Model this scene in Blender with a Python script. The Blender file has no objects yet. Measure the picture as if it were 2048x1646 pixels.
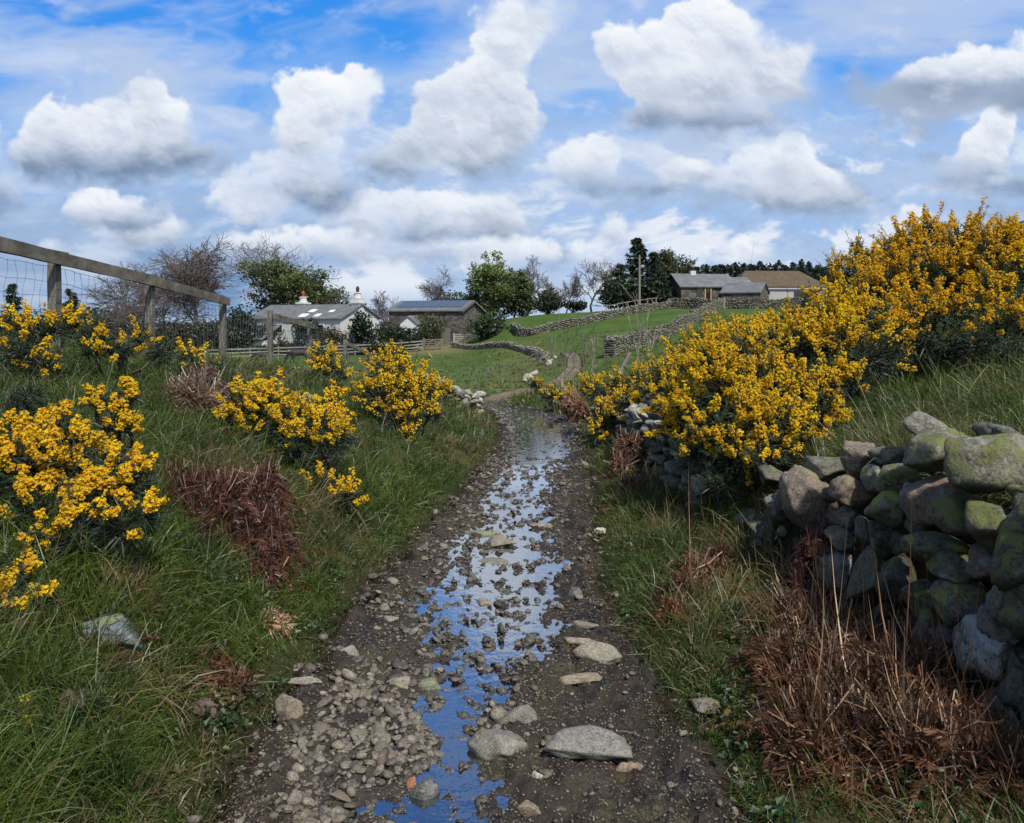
import bpy, math, random
import numpy as np

rng = np.random.default_rng(11)
random.seed(5)
F, HY, EYE = 1593.0, 640.0, 1.6          # focal length in photo pixels, horizon row, eye height
SUN_EL, SUN_AZ = 52.0, 150.0             # sun direction, azimuth clockwise from straight ahead
scene = bpy.context.scene
COL = scene.collection


def P(px, py, Z):
    """Survey point: the place in the world that lies Z metres ahead and is seen at photo pixel (px, py)."""
    return np.array([(px - 1024.0) / F * Z, Z, EYE + (HY - py) / F * Z])


# ------------------------------------------------------------------ node helpers
class NT:
    def __init__(self, tree):
        self.t = tree
        tree.nodes.clear()

    def n(self, typ, **kw):
        nd = self.t.nodes.new(typ)
        for k, v in kw.items():
            if k.startswith('i_'):
                nd.inputs[k[2:].replace('_', ' ')].default_value = v
            else:
                setattr(nd, k, v)
        return nd

    def link(self, a, b):
        self.t.links.new(a, b)

    def _in(self, sock, v):
        if isinstance(v, bpy.types.NodeSocket):
            self.t.links.new(v, sock)
        elif v is not None:
            try:
                sock.default_value = v
            except Exception:
                sock.default_value = (*v, 1.0)

    def math(self, op, a, b=None, c=None, clamp=False):
        nd = self.n('ShaderNodeMath', operation=op, use_clamp=clamp)
        self._in(nd.inputs[0], a)
        if b is not None:
            self._in(nd.inputs[1], b)
        if c is not None:
            self._in(nd.inputs[2], c)
        return nd.outputs[0]

    def vmath(self, op, a, b=None, c=None):
        nd = self.n('ShaderNodeVectorMath', operation=op)
        self._in(nd.inputs[0], a)
        if b is not None:
            self._in(nd.inputs[1], b)
        if c is not None:
            self._in(nd.inputs[2], c)
        return nd.outputs['Value'] if op in ('LENGTH', 'DOT_PRODUCT', 'DISTANCE') else nd.outputs[0]

    def scalevec(self, v, s):
        nd = self.n('ShaderNodeVectorMath', operation='SCALE')
        self._in(nd.inputs[0], v)
        self._in(nd.inputs['Scale'], s)
        return nd.outputs[0]

    def noise(self, vec, scale, detail=4.0, rough=0.55, out='Fac', dist=0.0):
        nd = self.n('ShaderNodeTexNoise')
        if vec is not None:
            self._in(nd.inputs['Vector'], vec)
        nd.inputs['Scale'].default_value = scale
        nd.inputs['Detail'].default_value = detail
        nd.inputs['Roughness'].default_value = rough
        nd.inputs['Distortion'].default_value = dist
        return nd.outputs[out]

    def voronoi(self, vec, scale, feature='F1', out='Distance', smooth=None):
        nd = self.n('ShaderNodeTexVoronoi', feature=feature)
        if vec is not None:
            self._in(nd.inputs['Vector'], vec)
        nd.inputs['Scale'].default_value = scale
        if smooth is not None and feature == 'SMOOTH_F1':
            nd.inputs['Smoothness'].default_value = smooth
        return nd.outputs[out]

    def sstep(self, v, lo, hi, a=0.0, b=1.0):
        nd = self.n('ShaderNodeMapRange', interpolation_type='SMOOTHSTEP')
        self._in(nd.inputs['Value'], v)
        self._in(nd.inputs['From Min'], lo)
        self._in(nd.inputs['From Max'], hi)
        self._in(nd.inputs['To Min'], a)
        self._in(nd.inputs['To Max'], b)
        return nd.outputs[0]

    def mix(self, fac, a, b, mode='MIX'):
        nd = self.n('ShaderNodeMix', data_type='RGBA', blend_type=mode)
        self._in(nd.inputs[0], fac)
        for s, v in ((nd.inputs[6], a), (nd.inputs[7], b)):
            if isinstance(v, bpy.types.NodeSocket):
                self.t.links.new(v, s)
            else:
                s.default_value = (v[0], v[1], v[2], 1.0)
        return nd.outputs[2]

    def ramp(self, fac, stops, interp='LINEAR'):
        nd = self.n('ShaderNodeValToRGB')
        cr = nd.color_ramp
        cr.interpolation = interp
        while len(cr.elements) < len(stops):
            cr.elements.new(0.5)
        for e, (p, c) in zip(cr.elements, stops):
            e.position = p
            e.color = (c[0], c[1], c[2], 1.0)
        self._in(nd.inputs[0], fac)
        return nd.outputs[0]

    def bump(self, height, strength=0.5, dist=0.02, normal=None):
        nd = self.n('ShaderNodeBump')
        nd.inputs['Strength'].default_value = strength
        nd.inputs['Distance'].default_value = dist
        self._in(nd.inputs['Height'], height)
        if normal is not None:
            self._in(nd.inputs['Normal'], normal)
        return nd.outputs[0]


# ------------------------------------------------------------------ camera
cam_data = bpy.data.cameras.new('camera')
cam = bpy.data.objects.new('camera', cam_data)
COL.objects.link(cam)
cam.location = (0, 0, EYE)
cam.rotation_euler = (math.radians(90), 0, 0)
cam_data.sensor_width = 36.0
cam_data.lens = F * 36.0 / 2048.0
cam_data.shift_y = -(823.0 - HY) / 2048.0
cam_data.clip_start = 0.05
cam_data.clip_end = 20000.0
scene.camera = cam
scene.view_settings.view_transform = 'Standard'
scene.view_settings.look = 'None'
scene.view_settings.exposure = 0.0
scene.view_settings.gamma = 1.0
scene.cycles.max_bounces = 5
scene.cycles.diffuse_bounces = 2
scene.cycles.glossy_bounces = 2
scene.cycles.transmission_bounces = 2
scene.cycles.transparent_max_bounces = 4
scene.cycles.use_denoising = True
scene.cycles.use_adaptive_sampling = True
scene.cycles.adaptive_threshold = 0.02

# ------------------------------------------------------------------ sun
sd = bpy.data.lights.new('sun', 'SUN')
sd.energy = 4.5
sd.angle = math.radians(3.5)
sd.color = (1.0, 0.94, 0.83)
sun = bpy.data.objects.new('sun', sd)
COL.objects.link(sun)
az, el = math.radians(SUN_AZ), math.radians(SUN_EL)
from mathutils import Vector
dvec = Vector((math.sin(az) * math.cos(el), math.cos(az) * math.cos(el), math.sin(el)))
sun.rotation_euler = dvec.to_track_quat('Z', 'Y').to_euler()
sun.location = (0, -5, 20)

# ------------------------------------------------------------------ world light: Nishita sky
world = bpy.data.worlds.new('World')
scene.world = world
world.use_nodes = True
w = NT(world.node_tree)
sky = w.n('ShaderNodeTexSky', sky_type='NISHITA', sun_disc=False)
sky.sun_elevation = math.radians(SUN_EL)
sky.sun_rotation = math.radians(SUN_AZ)
sky.air_density = 1.0
sky.dust_density = 1.0
sky.ozone_density = 1.5
bg = w.n('ShaderNodeBackground')
w.link(sky.outputs[0], bg.inputs[0])
bg.inputs[1].default_value = 0.115
wo = w.n('ShaderNodeOutputWorld')
w.link(bg.outputs[0], wo.inputs[0])

# ------------------------------------------------------------------ numpy noise
_pr = np.random.default_rng(101)
_PERM = _pr.permutation(4096).astype(np.int64)
_GA = _pr.random(4096) * 2 * np.pi
_GX, _GY = np.cos(_GA), np.sin(_GA)


def _hash(i, j):
    return _PERM[(_PERM[i & 4095] + j) & 4095]


def perlin(x, y):
    """2D gradient noise, about -0.7..0.7"""
    xi, yi = np.floor(x).astype(np.int64), np.floor(y).astype(np.int64)
    fx, fy = x - xi, y - yi
    ux, uy = fx * fx * fx * (fx * (fx * 6 - 15) + 10), fy * fy * fy * (fy * (fy * 6 - 15) + 10)

    def g(a, b):
        h = _hash(xi + a, yi + b)
        return _GX[h] * (fx - a) + _GY[h] * (fy - b)
    n0 = g(0, 0) * (1 - ux) + g(1, 0) * ux
    n1 = g(0, 1) * (1 - ux) + g(1, 1) * ux
    return n0 * (1 - uy) + n1 * uy


def fbm(x, y, octaves=5, gain=0.5, lac=2.03, sx=0.0):
    s, a, t = 0.0, 1.0, 0.0
    for k in range(octaves):
        s = s + a * perlin(x + sx + 17.3 * k, y + 9.1 * k + sx * 0.37)
        t += a
        a *= gain
        x, y = x * lac, y * lac
    return s / t


def billow(x, y, sx=0.0):
    """soft cell bumps, 0..1, for cauliflower tops"""
    x, y = x + sx, y + sx * 1.7
    xi, yi = np.floor(x).astype(np.int64), np.floor(y).astype(np.int64)
    acc = np.zeros_like(x)
    for a in (-1, 0, 1):
        for b in (-1, 0, 1):
            h = _hash(xi + a, yi + b)
            cx, cy = xi + a + 0.5 + 0.42 * _GX[h], yi + b + 0.5 + 0.42 * _GY[h]
            d2 = (x - cx) ** 2 + (y - cy) ** 2
            acc += np.exp(-9.0 * d2)
    return 1.0 + np.log(acc + 1e-4) / 9.0


def sst(x, lo, hi):
    t = np.clip((x - lo) / (hi - lo), 0, 1)
    return t * t * (3 - 2 * t)


def lerp3(a, b, t):
    a = np.asarray(a, dtype=float)
    b = np.asarray(b, dtype=float)
    return a + (b - a) * t[..., None]


def ramp3(t, stops):
    ps = [s[0] for s in stops]
    return np.stack([np.interp(t, ps, [s[1][k] for s in stops]) for k in range(3)], -1)
# ------------------------------------------------------------------ cloud cover of the sky dome
# every cumulus: puffs (centre and radii, surveyed by bearing and elevation), flat base row, how grey the base is
CUMULI = [
    ([(-160, 300, 150, 110), (-60, 400, 120, 60)], 430, .6),
    ([(300, 195, 42, 44), (318, 235, 62, 60), (120, 245, 60, 45), (215, 250, 60, 40), (320, 300, 100, 70), (150, 300, 120, 60), (270, 335, 190, 42), (410, 330, 75, 42), (70, 320, 50, 48)], 372, .8),
    ([(185, 410, 62, 30), (215, 435, 90, 34), (320, 440, 60, 24)], 470, .45),
    ([(260, 470, 90, 26), (340, 480, 50, 24), (360, 465, 25, 18)], 502, .4),
    ([(640, 180, 90, 36), (690, 160, 60, 26), (660, 210, 80, 50), (590, 240, 42, 34), (620, 270, 70, 40)], 330, .12),
    ([(545, 330, 30, 36), (520, 380, 60, 40), (500, 420, 90, 30)], 470, .15),
    ([(640, 300, 70, 40), (610, 345, 85, 50), (640, 385, 85, 40), (620, 410, 60, 25)], 432, .85),
    ([(1000, 90, 80, 80), (1040, 40, 120, 60), (905, 190, 48, 42), (960, 160, 80, 70), (900, 245, 60, 55), (1000, 230, 85, 80), (850, 290, 75, 36), (800, 335, 90, 34), (930, 310, 140, 60)], 378, .5),
    ([(1250, 95, 42, 44), (1320, 90, 75, 52), (1400, 60, 75, 50), (1300, 140, 75, 50), (1460, 90, 90, 60), (1530, 160, 80, 60), (1400, 170, 120, 60), (1605, 120, 26, 38), (1395, 235, 140, 50), (1590, 175, 36, 40), (1480, 240, 120, 42)], 287, .75),
    ([(1590, 292, 40, 30), (1570, 335, 65, 42), (1480, 345, 46, 34), (1645, 350, 48, 34), (1500, 375, 80, 36), (1600, 390, 110, 36), (1690, 400, 60, 28)], 440, .5),
    ([(1200, 310, 50, 42), (1170, 355, 80, 50)], 415, .75),
    ([(1400, 340, 60, 26), (1320, 380, 80, 28)], 405, .75),
    ([(1990, 265, 50, 40), (1965, 310, 60, 45), (1975, 360, 90, 42)], 402, .8),
    ([(1960, 130, 80, 36), (1900, 170, 110, 50), (2040, 160, 110, 80)], 225, .95),
    ([(780, 400, 75, 32), (730, 430, 60, 28), (690, 445, 60, 22)], 480, .2),
    ([(860, 430, 90, 40), (960, 440, 120, 50), (880, 465, 130, 30)], 490, .45),
    ([(520, 485, 60, 20), (640, 490, 160, 22), (860, 510, 180, 20), (720, 470, 60, 18)], 528, .25),
    ([(1430, 510, 32, 20), (1500, 500, 26, 20), (1465, 525, 70, 18)], 560, .05),
    ([(1120, 510, 170, 26), (980, 530, 60, 26), (1000, 505, 100, 18)], 548, .1),
    ([(1230, 460, 34, 22)], 490, .1),
    ([(1840, 435, 24, 20), (1780, 490, 60, 22)], 530, .1),
    ([(80, 500, 50, 14)], 516, .1),
    ([(2250, 300, 150, 90)], 420, .6),
    ([(250, -300, 240, 60)], -240, .5), ([(1900, -330, 300, 80)], -240, .6),
]


def sky_colour(U, V):
    """linear colour of the sky at direction (U, 1, V)"""
    px, py = U * F + 1024.0, HY - V * F
    # clear air
    c = ramp3(V, [(-0.05, (.42, .56, .74)), (0.03, (.36, .54, .80)), (0.10, (.22, .45, .84)), (0.20, (.13, .41, .90)), (0.30, (.07, .345, .90)), (0.42, (.035, .27, .85)), (0.8, (.03, .17, .62))])
    # dusky haze low on the left
    dm = sst(-U, 0.02, 0.5) * sst(-V, -0.20, -0.05)
    c = lerp3(c, (.10, .22, .43), 0.0 * dm) * (1 - dm[..., None]) + np.array((.105, .225, .44)) * dm[..., None]
    # high veils
    w1 = fbm(U * 3.0, V * 9.0, 4, sx=5.0)
    n = fbm(U * 2.4 + w1 * 0.9, V * 7.5 + w1 * 0.8, 7, 0.55, sx=31.0) * 1.9
    top = sst(V, 0.10, 0.26)
    top = top * (1 - 0.75 * sst(V, 0.42, 0.52))
    m = sst(n + 0.04, -0.35, 0.45) * 0.85 * top
    m = np.clip(m + 0.15 * top * sst(U, -0.25, 0.0) * sst(-np.abs(V - 0.26), -0.10, -0.02), 0, 0.92)
    c = lerp3(c, (.47, .60, .85), m)
    m2 = sst(fbm(U * 3.4, V * 12.0, 6, 0.55, sx=77.0) * 2.0, 0.15, 0.75) * 0.45 * top
    c = lerp3(c, (.72, .79, .93), m2)
    # low stratus and distant banks
    n2 = fbm(U * 4.2 + w1, V * 22.0, 7, 0.56, sx=12.0) * 2.0
    bandm = sst(-V, -0.24, -0.15)
    lr = sst(U, -0.55, -0.05) * 0.55 + 0.45
    m3 = sst(n2 + 0.15, -0.45, 0.35) * bandm * 0.85
    c = lerp3(c, (.33, .46, .67), m3 * (0.75 + 0.25 * sst(-U, -.2, .4)))
    m4 = sst(n2, 0.0, 0.75) * bandm * lr * 0.9
    c = lerp3(c, (.66, .74, .87), m4)
    # low pale glow towards the horizon on the right
    c = lerp3(c, (.50, .64, .84), sst(-V, -0.12, -0.01) * 0.55 * sst(U, -0.25, 0.2))
    # cumulus, farthest first
    order = sorted(range(len(CUMULI)), key=lambda k: -CUMULI[k][1])
    wx = fbm(U * 9, V * 9, 4, sx=3.0)
    wy = fbm(U * 9, V * 9, 4, sx=43.0)
    wx2 = fbm(U * 46, V * 46, 4, 0.6, sx=8.0)
    wy2 = fbm(U * 46, V * 46, 4, 0.6, sx=68.0)
    Xw = px + F * (0.050 * wx + 0.012 * wx2)
    Yw = py + F * (0.036 * wy + 0.012 * wy2)
    xb, yb = U + 0.030 * wx + 0.010 * wx2, V + 0.030 * wy + 0.010 * wy2
    b_big = 1.10 * (billow(xb * 15, yb * 15) - 0.72) + 0.62 * (billow(xb * 34, yb * 34, 3.3) - 0.72)
    b_mid = 0.30 * (billow(xb * 72, yb * 72, 7.7) - 0.72)
    b_fine = 0.30 * fbm(U * 90, V * 90, 5, 0.6)
    bb = b_big + b_mid + b_fine
    bs = b_big + 0.55 * b_mid + 0.10 * b_fine
    n5 = fbm(U * 6.0 + w1 * .6, V * 11.0, 6, 0.55, sx=205.0) * 2.0
    lay = sst(n5 + 0.25 + 0.45 * sst(U, -.35, .1), -0.35, 0.55) * sst(-V, -0.33, -0.20) * sst(V, 0.0, 0.05) * (0.55 + 0.45 * sst(U, -.5, -.1))
    c = lerp3(c, (.47, .60, .82), lay * 0.50)
    n6 = fbm(U * 9.0 + w1, V * 17.0, 6, 0.6, sx=305.0) * 2.0
    c = lerp3(c, (.80, .85, .93), sst(n6, -0.02, 0.40) * lay)
    c = lerp3(c, (.30, .40, .57), sst(-n6, 0.05, 0.55) * lay * 0.85)
    # broad grey shelf at the upper right
    sh = sst(1 - np.sqrt(((px - 1930 + 260 * wx) / 300) ** 2 + ((py - 190 + 160 * wy) / 75) ** 2), -0.15, 0.55)
    c = lerp3(c, (.40, .48, .62), sh * 0.85)
    for k in order:
        puffs, base, grey = CUMULI[k]
        x0, x1 = min(p[0] - p[2] for p in puffs) - 120, max(p[0] + p[2] for p in puffs) + 120
        y0, y1 = min(p[1] - p[3] for p in puffs) - 110, max(p[1] + p[3] for p in puffs) + 110
        sel = np.where((px > x0) & (px < x1) & (py > y0) & (py < y1))
        if sel[0].size == 0:
            continue
        X, Y, B = Xw[sel], Yw[sel], bb[sel]
        acc = np.zeros_like(X)
        for (cx, cy, rx, ry) in puffs:
            rm = min(rx, ry)
            d = (1 - np.sqrt(((X - cx) / rx) ** 2 + ((Y - cy) / ry) ** 2)) * rm / 26.0
            acc += np.exp(2.6 * np.clip(d, -6, 6))
        fld = np.log(acc + 1e-6) / 2.6
        hgt = fld + B * (0.9 + 0.25 * np.clip(fld, 0, 2)) + 0.15
        halo = sst(fld + 0.9 * n5[sel] + 0.7 * wx[sel], -2.4, 0.6) * (1 - sst(py[sel], base - 10, base + 45)) * (0.36 if base < 440 else 0.10)
        c[sel] = c[sel] * (1 - halo[:, None]) + np.array((.47, .61, .86)) * halo[:, None]
        yy = py[sel] + 20 * wx[sel] + 10 * wx2[sel]
        low = sst(yy, base - 95, base + 5)                       # towards the flat base
        xm, xr = 0.5 * (x0 + x1), 0.5 * (x1 - x0)
        lee = sst((px[sel] - xm) / xr + 1.3 * fbm(U[sel] * 11, V[sel] * 11, 3, sx=140.0 + k), 0.05, 0.75)
        lee = lee * (1.0 if base < 440 else 0.35)
        soft = 0.50 + (1.5 if base < 440 else 0.9) * low + 2.0 * lee
        a = sst(hgt, 0.0, soft) * (1 - sst(yy, base - 14, base + 24))
        # relief light from up and to the left; derivative of the height field through its samples
        full = np.zeros(U.shape)
        full[sel] = np.clip(fld * 0.8 + bs[sel] * (0.9 + 0.25 * np.clip(fld, 0, 2)) + 0.45, -0.2, 4)
        gy = -np.gradient(full, axis=0) / GRID_DV
        gx = np.gradient(full, axis=1) / GRID_DU
        sl = (-gx[sel] * 0.35 + gy[sel] * -0.9) * 0.0075
        rim = np.clip(1 - hgt / 2.2, 0, 1) * 0.16
        ymin = min(p[1] - p[3] for p in puffs)
        down = np.clip((yy - ymin) / max(base - ymin, 1), 0, 1)
        L = 0.87 + 0.13 * np.tanh(sl * 1.3) + rim - 0.26 * down * down
        L = L - (0.10 * fbm(U[sel] * 16, V[sel] * 22, 4, sx=90.0) + .05) * 2
        dark = np.clip(low * grey * 0.9 + down ** 1.5 * grey * 0.55, 0, 1) * (0.80 + 0.5 * fbm(U[sel] * 14, V[sel] * 14, 3, sx=50.0))
        L = L - 0.90 * dark - 0.10 * lee
        col = ramp3(L, [(0.0, (.20, .28, .42)), (0.2, (.29, .37, .51)), (0.42, (.45, .53, .66)), (0.62, (.64, .70, .82)), (0.80, (.80, .85, .93)), (0.98, (.95, .965, 1.0))])
        a = np.clip(a, 0, 1)
        c[sel] = c[sel] * (1 - a[:, None]) + col * a[:, None]
    n8_ = fbm(U * 10.0, V * 18.0, 5, 0.55, sx=505.0) * 2.0
    # thin scud drifting in front of everything
    n7 = fbm(U * 5.0 + w1 * .8, V * 12.0 + .4 * w1, 7, 0.55, sx=405.0) * 2.0
    c = lerp3(c, (.50, .60, .79), sst(n7, 0.0, 0.75) * 0.62)
    c = lerp3(c, (.36, .44, .58), sst(1 - np.sqrt(((px - 1900 + 260 * wx) / 260) ** 2 + ((py - 200 + 160 * wy) / 60) ** 2) + .25 * n8_, -0.1, 0.6) * 0.72)
    n8 = fbm(U * 12.0, V * 20.0, 5, 0.55, sx=455.0) * 2.0
    c = lerp3(c, (.84, .88, .95), sst(n8, 0.15, 0.7) * 0.30 * sst(V, 0.02, 0.08))
    return c
# ------------------------------------------------------------------ mesh helpers
class MB:
    """collects vertices, faces and per-vertex tints, then links them as ONE mesh object"""

    def __init__(self):
        self.v, self.f, self.c, self.n = [], [], [], 0

    def add(self, v, f, c=(1, 1, 1)):
        v = np.asarray(v, dtype=np.float64).reshape(-1, 3)
        c = np.asarray(c, dtype=np.float64)
        if c.ndim == 1:
            c = np.tile(c, (len(v), 1))
        fs = f if isinstance(f, list) else [f]
        for a in fs:
            a = np.asarray(a, dtype=np.int64)
            if a.size:
                self.f.append(a + self.n)
        self.v.append(v)
        self.c.append(c)
        self.n += len(v)
        return self

    def box(self, lo, hi, c=(1, 1, 1), M=None):
        x0, y0, z0 = lo
        x1, y1, z1 = hi
        v = np.array([(x0, y0, z0), (x1, y0, z0), (x1, y1, z0), (x0, y1, z0), (x0, y0, z1), (x1, y0, z1), (x1, y1, z1), (x0, y1, z1)], float)
        if M is not None:
            v = v @ M[:3, :3].T + M[:3, 3]
        return self.add(v, [(0, 3, 2, 1), (4, 5, 6, 7), (0, 1, 5, 4), (1, 2, 6, 5), (2, 3, 7, 6), (3, 0, 4, 7)] and np.array([(0, 3, 2, 1), (4, 5, 6, 7), (0, 1, 5, 4), (1, 2, 6, 5), (2, 3, 7, 6), (3, 0, 4, 7)]), c)

    def bar(self, a, b, wdt, hgt, c=(1, 1, 1), jitter=0.0, segs=1):
        """squared timber from a to b, wdt across and hgt high"""
        a, b = np.asarray(a, float), np.asarray(b, float)
        d = b - a
        L = np.linalg.norm(d)
        d = d / L
        up = np.array((0, 0, 1.0)) if abs(d[2]) < 0.9 else np.array((0, 1.0, 0))
        s = np.cross(d, up)
        s /= np.linalg.norm(s)
        t = np.cross(s, d)
        vs = []
        for k in range(segs + 1):
            p = a + (b - a) * k / segs
            for (i, j) in ((-1, -1), (1, -1), (1, 1), (-1, 1)):
                q = p + s * i * wdt / 2 + t * j * hgt / 2
                if jitter:
                    q = q + rng.normal(0, jitter, 3)
                vs.append(q)
        fs = [(0, 1, 2, 3)[::-1]]
        for k in range(segs):
            o = k * 4
            for m in range(4):
                fs.append((o + m, o + (m + 1) % 4, o + 4 + (m + 1) % 4, o + 4 + m))
        fs.append(tuple(segs * 4 + m for m in range(4)))
        return self.add(vs, np.array(fs), c)

    def tubes(self, p0, p1, r0, r1, c=(1, 1, 1), sides=4):
        """many tapered straight tubes at once"""
        p0, p1 = np.asarray(p0, float).reshape(-1, 3), np.asarray(p1, float).reshape(-1, 3)
        N = len(p0)
        if not N:
            return self
        r0, r1 = np.broadcast_to(np.asarray(r0, float), (N,)), np.broadcast_to(np.asarray(r1, float), (N,))
        d = p1 - p0
        L = np.linalg.norm(d, axis=1, keepdims=True) + 1e-9
        d = d / L
        ref = np.where(np.abs(d[:, 2:3]) < 0.9, np.array([[0, 0, 1.0]]), np.array([[1.0, 0, 0]]))
        s = np.cross(d, ref)
        s /= np.linalg.norm(s, axis=1, keepdims=True)
        t = np.cross(d, s)
        an = np.arange(sides) / sides * 2 * np.pi
        ring = np.cos(an)[None, :, None] * s[:, None, :] + np.sin(an)[None, :, None] * t[:, None, :]
        v = np.concatenate([p0[:, None] + ring * r0[:, None, None], p1[:, None] + ring * r1[:, None, None]], 1)
        k = np.arange(sides)
        q = np.stack([k, (k + 1) % sides, sides + (k + 1) % sides, sides + k], 1)
        f = (q[None] + (np.arange(N) * 2 * sides)[:, None, None]).reshape(-1, 4)
        c = np.asarray(c, float)
        if c.ndim == 2:
            c = np.repeat(c, 2 * sides, axis=0)
        return self.add(v.reshape(-1, 3), f, c)

    def build(self, name, mat, parent=None, smooth=False):
        me = bpy.data.meshes.new(name)
        v = np.concatenate(self.v)
        c = np.concatenate(self.c)
        me.vertices.add(len(v))
        me.vertices.foreach_set('co', v.astype(np.float32).ravel())
        loops = np.concatenate([a.ravel() for a in self.f]).astype(np.int32)
        sizes = np.concatenate([np.full(len(a), a.shape[1]) for a in self.f])
        starts = np.concatenate([[0], np.cumsum(sizes)[:-1]]).astype(np.int32)
        me.loops.add(len(loops))
        me.loops.foreach_set('vertex_index', loops)
        me.polygons.add(len(sizes))
        me.polygons.foreach_set('loop_start', starts)
        me.polygons.foreach_set('use_smooth', np.full(len(sizes), bool(smooth)))
        me.update(calc_edges=True)
        at = me.color_attributes.new('tint', 'FLOAT_COLOR', 'POINT')
        at.data.foreach_set('color', np.concatenate([c, np.ones((len(c), 1))], 1).astype(np.float32).ravel())
        me.materials.append(mat)
        o = bpy.data.objects.new(name, me)
        COL.objects.link(o)
        if parent is not None:
            o.parent = parent
        return o


def thing(name, label, cat, loc=(0, 0, 0), group=None):
    o = bpy.data.objects.new(name, None)
    o.empty_display_size = 0.2
    COL.objects.link(o)
    o.location = loc
    return tag(o, label, cat, group)


def tag(o, label=None, cat=None, group=None, kind=None):
    if label:
        o['label'] = label
    if cat:
        o['category'] = cat
    if group:
        o['group'] = group
    if kind:
        o['kind'] = kind
    return o


def rebase(o, loc):
    """move the origin of a mesh object without moving its vertices"""
    loc = np.asarray(loc, float)
    me = o.data
    n = len(me.vertices)
    co = np.empty(n * 3, np.float32)
    me.vertices.foreach_get('co', co)
    co = co.reshape(-1, 3) - loc.astype(np.float32)
    me.vertices.foreach_set('co', co.ravel())
    o.location = loc
    return o


def unit(v):
    return v / (np.linalg.norm(v, axis=-1, keepdims=True) + 1e-12)


def blades(mb, base, dirn, length, width, droop, cb, ct, wdir=None, prof=(1.0, 0.85, 0.5), ts=(0.0, 0.42, 0.76)):
    """grass-like blades: three cross-pieces and a tip each"""
    N = len(base)
    if not N:
        return
    L = np.broadcast_to(length, (N,))[:, None]
    W = np.broadcast_to(width, (N,))[:, None]
    D = np.broadcast_to(droop, (N,))[:, None]
    if wdir is None:
        a = rng.random(N) * 2 * np.pi
        wdir = np.stack([np.cos(a), np.sin(a), rng.normal(0, 0.2, N)], 1)
    wd = unit(np.cross(dirn, wdir))
    hor = dirn * np.array([[1, 1, 0]])

    def ctr(t):
        return base + dirn * L * t * (1 - 0.35 * D * t) + hor * L * 0.5 * D * t * t + np.array([[0, 0, -1.0]]) * L * D * 0.75 * t * t
    vs, cs = [], []
    cb, ct = np.broadcast_to(cb, (N, 3)), np.broadcast_to(ct, (N, 3))
    for t, k in zip(ts, prof):
        p = ctr(t)
        vs += [p - wd * W * k / 2, p + wd * W * k / 2]
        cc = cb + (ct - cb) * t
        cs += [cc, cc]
    vs.append(ctr(1.0))
    cs.append(ct)
    m = len(vs)
    v = np.stack(vs, 1).reshape(-1, 3)
    c = np.stack(cs, 1).reshape(-1, 3)
    o = (np.arange(N) * m)[:, None]
    quads = np.concatenate([o + np.array([[2 * i, 2 * i + 1, 2 * i + 3, 2 * i + 2]]) for i in range(len(ts) - 1)])
    tris = o + np.array([[m - 3, m - 2, m - 1]])
    mb.add(v, [quads, tris], c)


def quads_at(mb, cen, nrm, size, col, aspect=1.0, fold=0.0):
    """small leaf-like quads centred at cen, facing nrm"""
    N = len(cen)
    if not N:
        return
    size = np.broadcast_to(size, (N,))[:, None]
    r = unit(rng.normal(size=(N, 3)))
    a = unit(np.cross(nrm, r))
    b = np.cross(nrm, a)
    v = np.stack([cen - a * size * aspect - b * size * 0.55, cen + a * size * aspect * 0.9 - b * size * 0.5 + nrm * size * fold,
                  cen + a * size * aspect + b * size * 0.6, cen - a * size * aspect * 0.8 + b * size * 0.55 + nrm * size * fold], 1).reshape(-1, 3)
    f = np.arange(N * 4).reshape(-1, 4)
    col = np.broadcast_to(col, (N, 3))
    mb.add(v, f, np.repeat(col, 4, axis=0))


_ICO = {}


def ico(sub):
    if sub not in _ICO:
        import bmesh
        bm = bmesh.new()
        bmesh.ops.create_icosphere(bm, subdivisions=sub, radius=1.0)
        bm.verts.ensure_lookup_table()
        v = np.array([x.co[:] for x in bm.verts])
        f = np.array([[q.index for q in p.verts] for p in bm.faces])
        bm.free()
        _ICO[sub] = (v, f)
    return _ICO[sub]


def rock(seed, dims, sub=3, sharp=9.0, rough=0.05, planes=13):
    """weathered stone: a ball cut by soft planes, roughened; dims are full sizes"""
    r = np.random.default_rng(seed)
    D, f = ico(sub)
    nk = unit(r.normal(size=(planes, 3)))
    dk = r.uniform(0.56, 0.84, planes)
    dots = np.maximum(D @ nk.T, 0) / dk
    rad = (np.sum(dots ** sharp, 1) + (1 / 1.12) ** sharp) ** (-1 / sharp)
    v = D * rad[:, None]
    v = v / np.abs(v).max(0)
    s = r.random() * 50
    if rough:
        d = fbm(v[:, 0] * 1.7 + s, v[:, 1] * 1.7 + v[:, 2] * 1.3 + s, 4) + fbm(v[:, 2] * 1.9 + s, v[:, 0] * 1.1 - v[:, 1] * 1.6 + s, 4)
        ch = np.abs(fbm(v[:, 0] * 1.1 + v[:, 2] * .9 + s * 2, v[:, 1] * 1.2 - v[:, 2] * .8 + s, 3))
        v = v * (1 + rough * 1.6 * d[:, None] - rough * 2.2 * (ch[:, None] - .12))
    return v * np.asarray(dims)[None] / 2, f


def rotm(rx=0, ry=0, rz=0):
    from mathutils import Euler
    return np.array(Euler((rx, ry, rz)).to_matrix())
# ------------------------------------------------------------------ materials
def new_mat(name):
    m = bpy.data.materials.new(name)
    m.use_nodes = True
    q = NT(m.node_tree)
    return m, q


def finish(q, shader):
    o = q.n('ShaderNodeOutputMaterial')
    q.link(shader, o.inputs[0])


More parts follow.
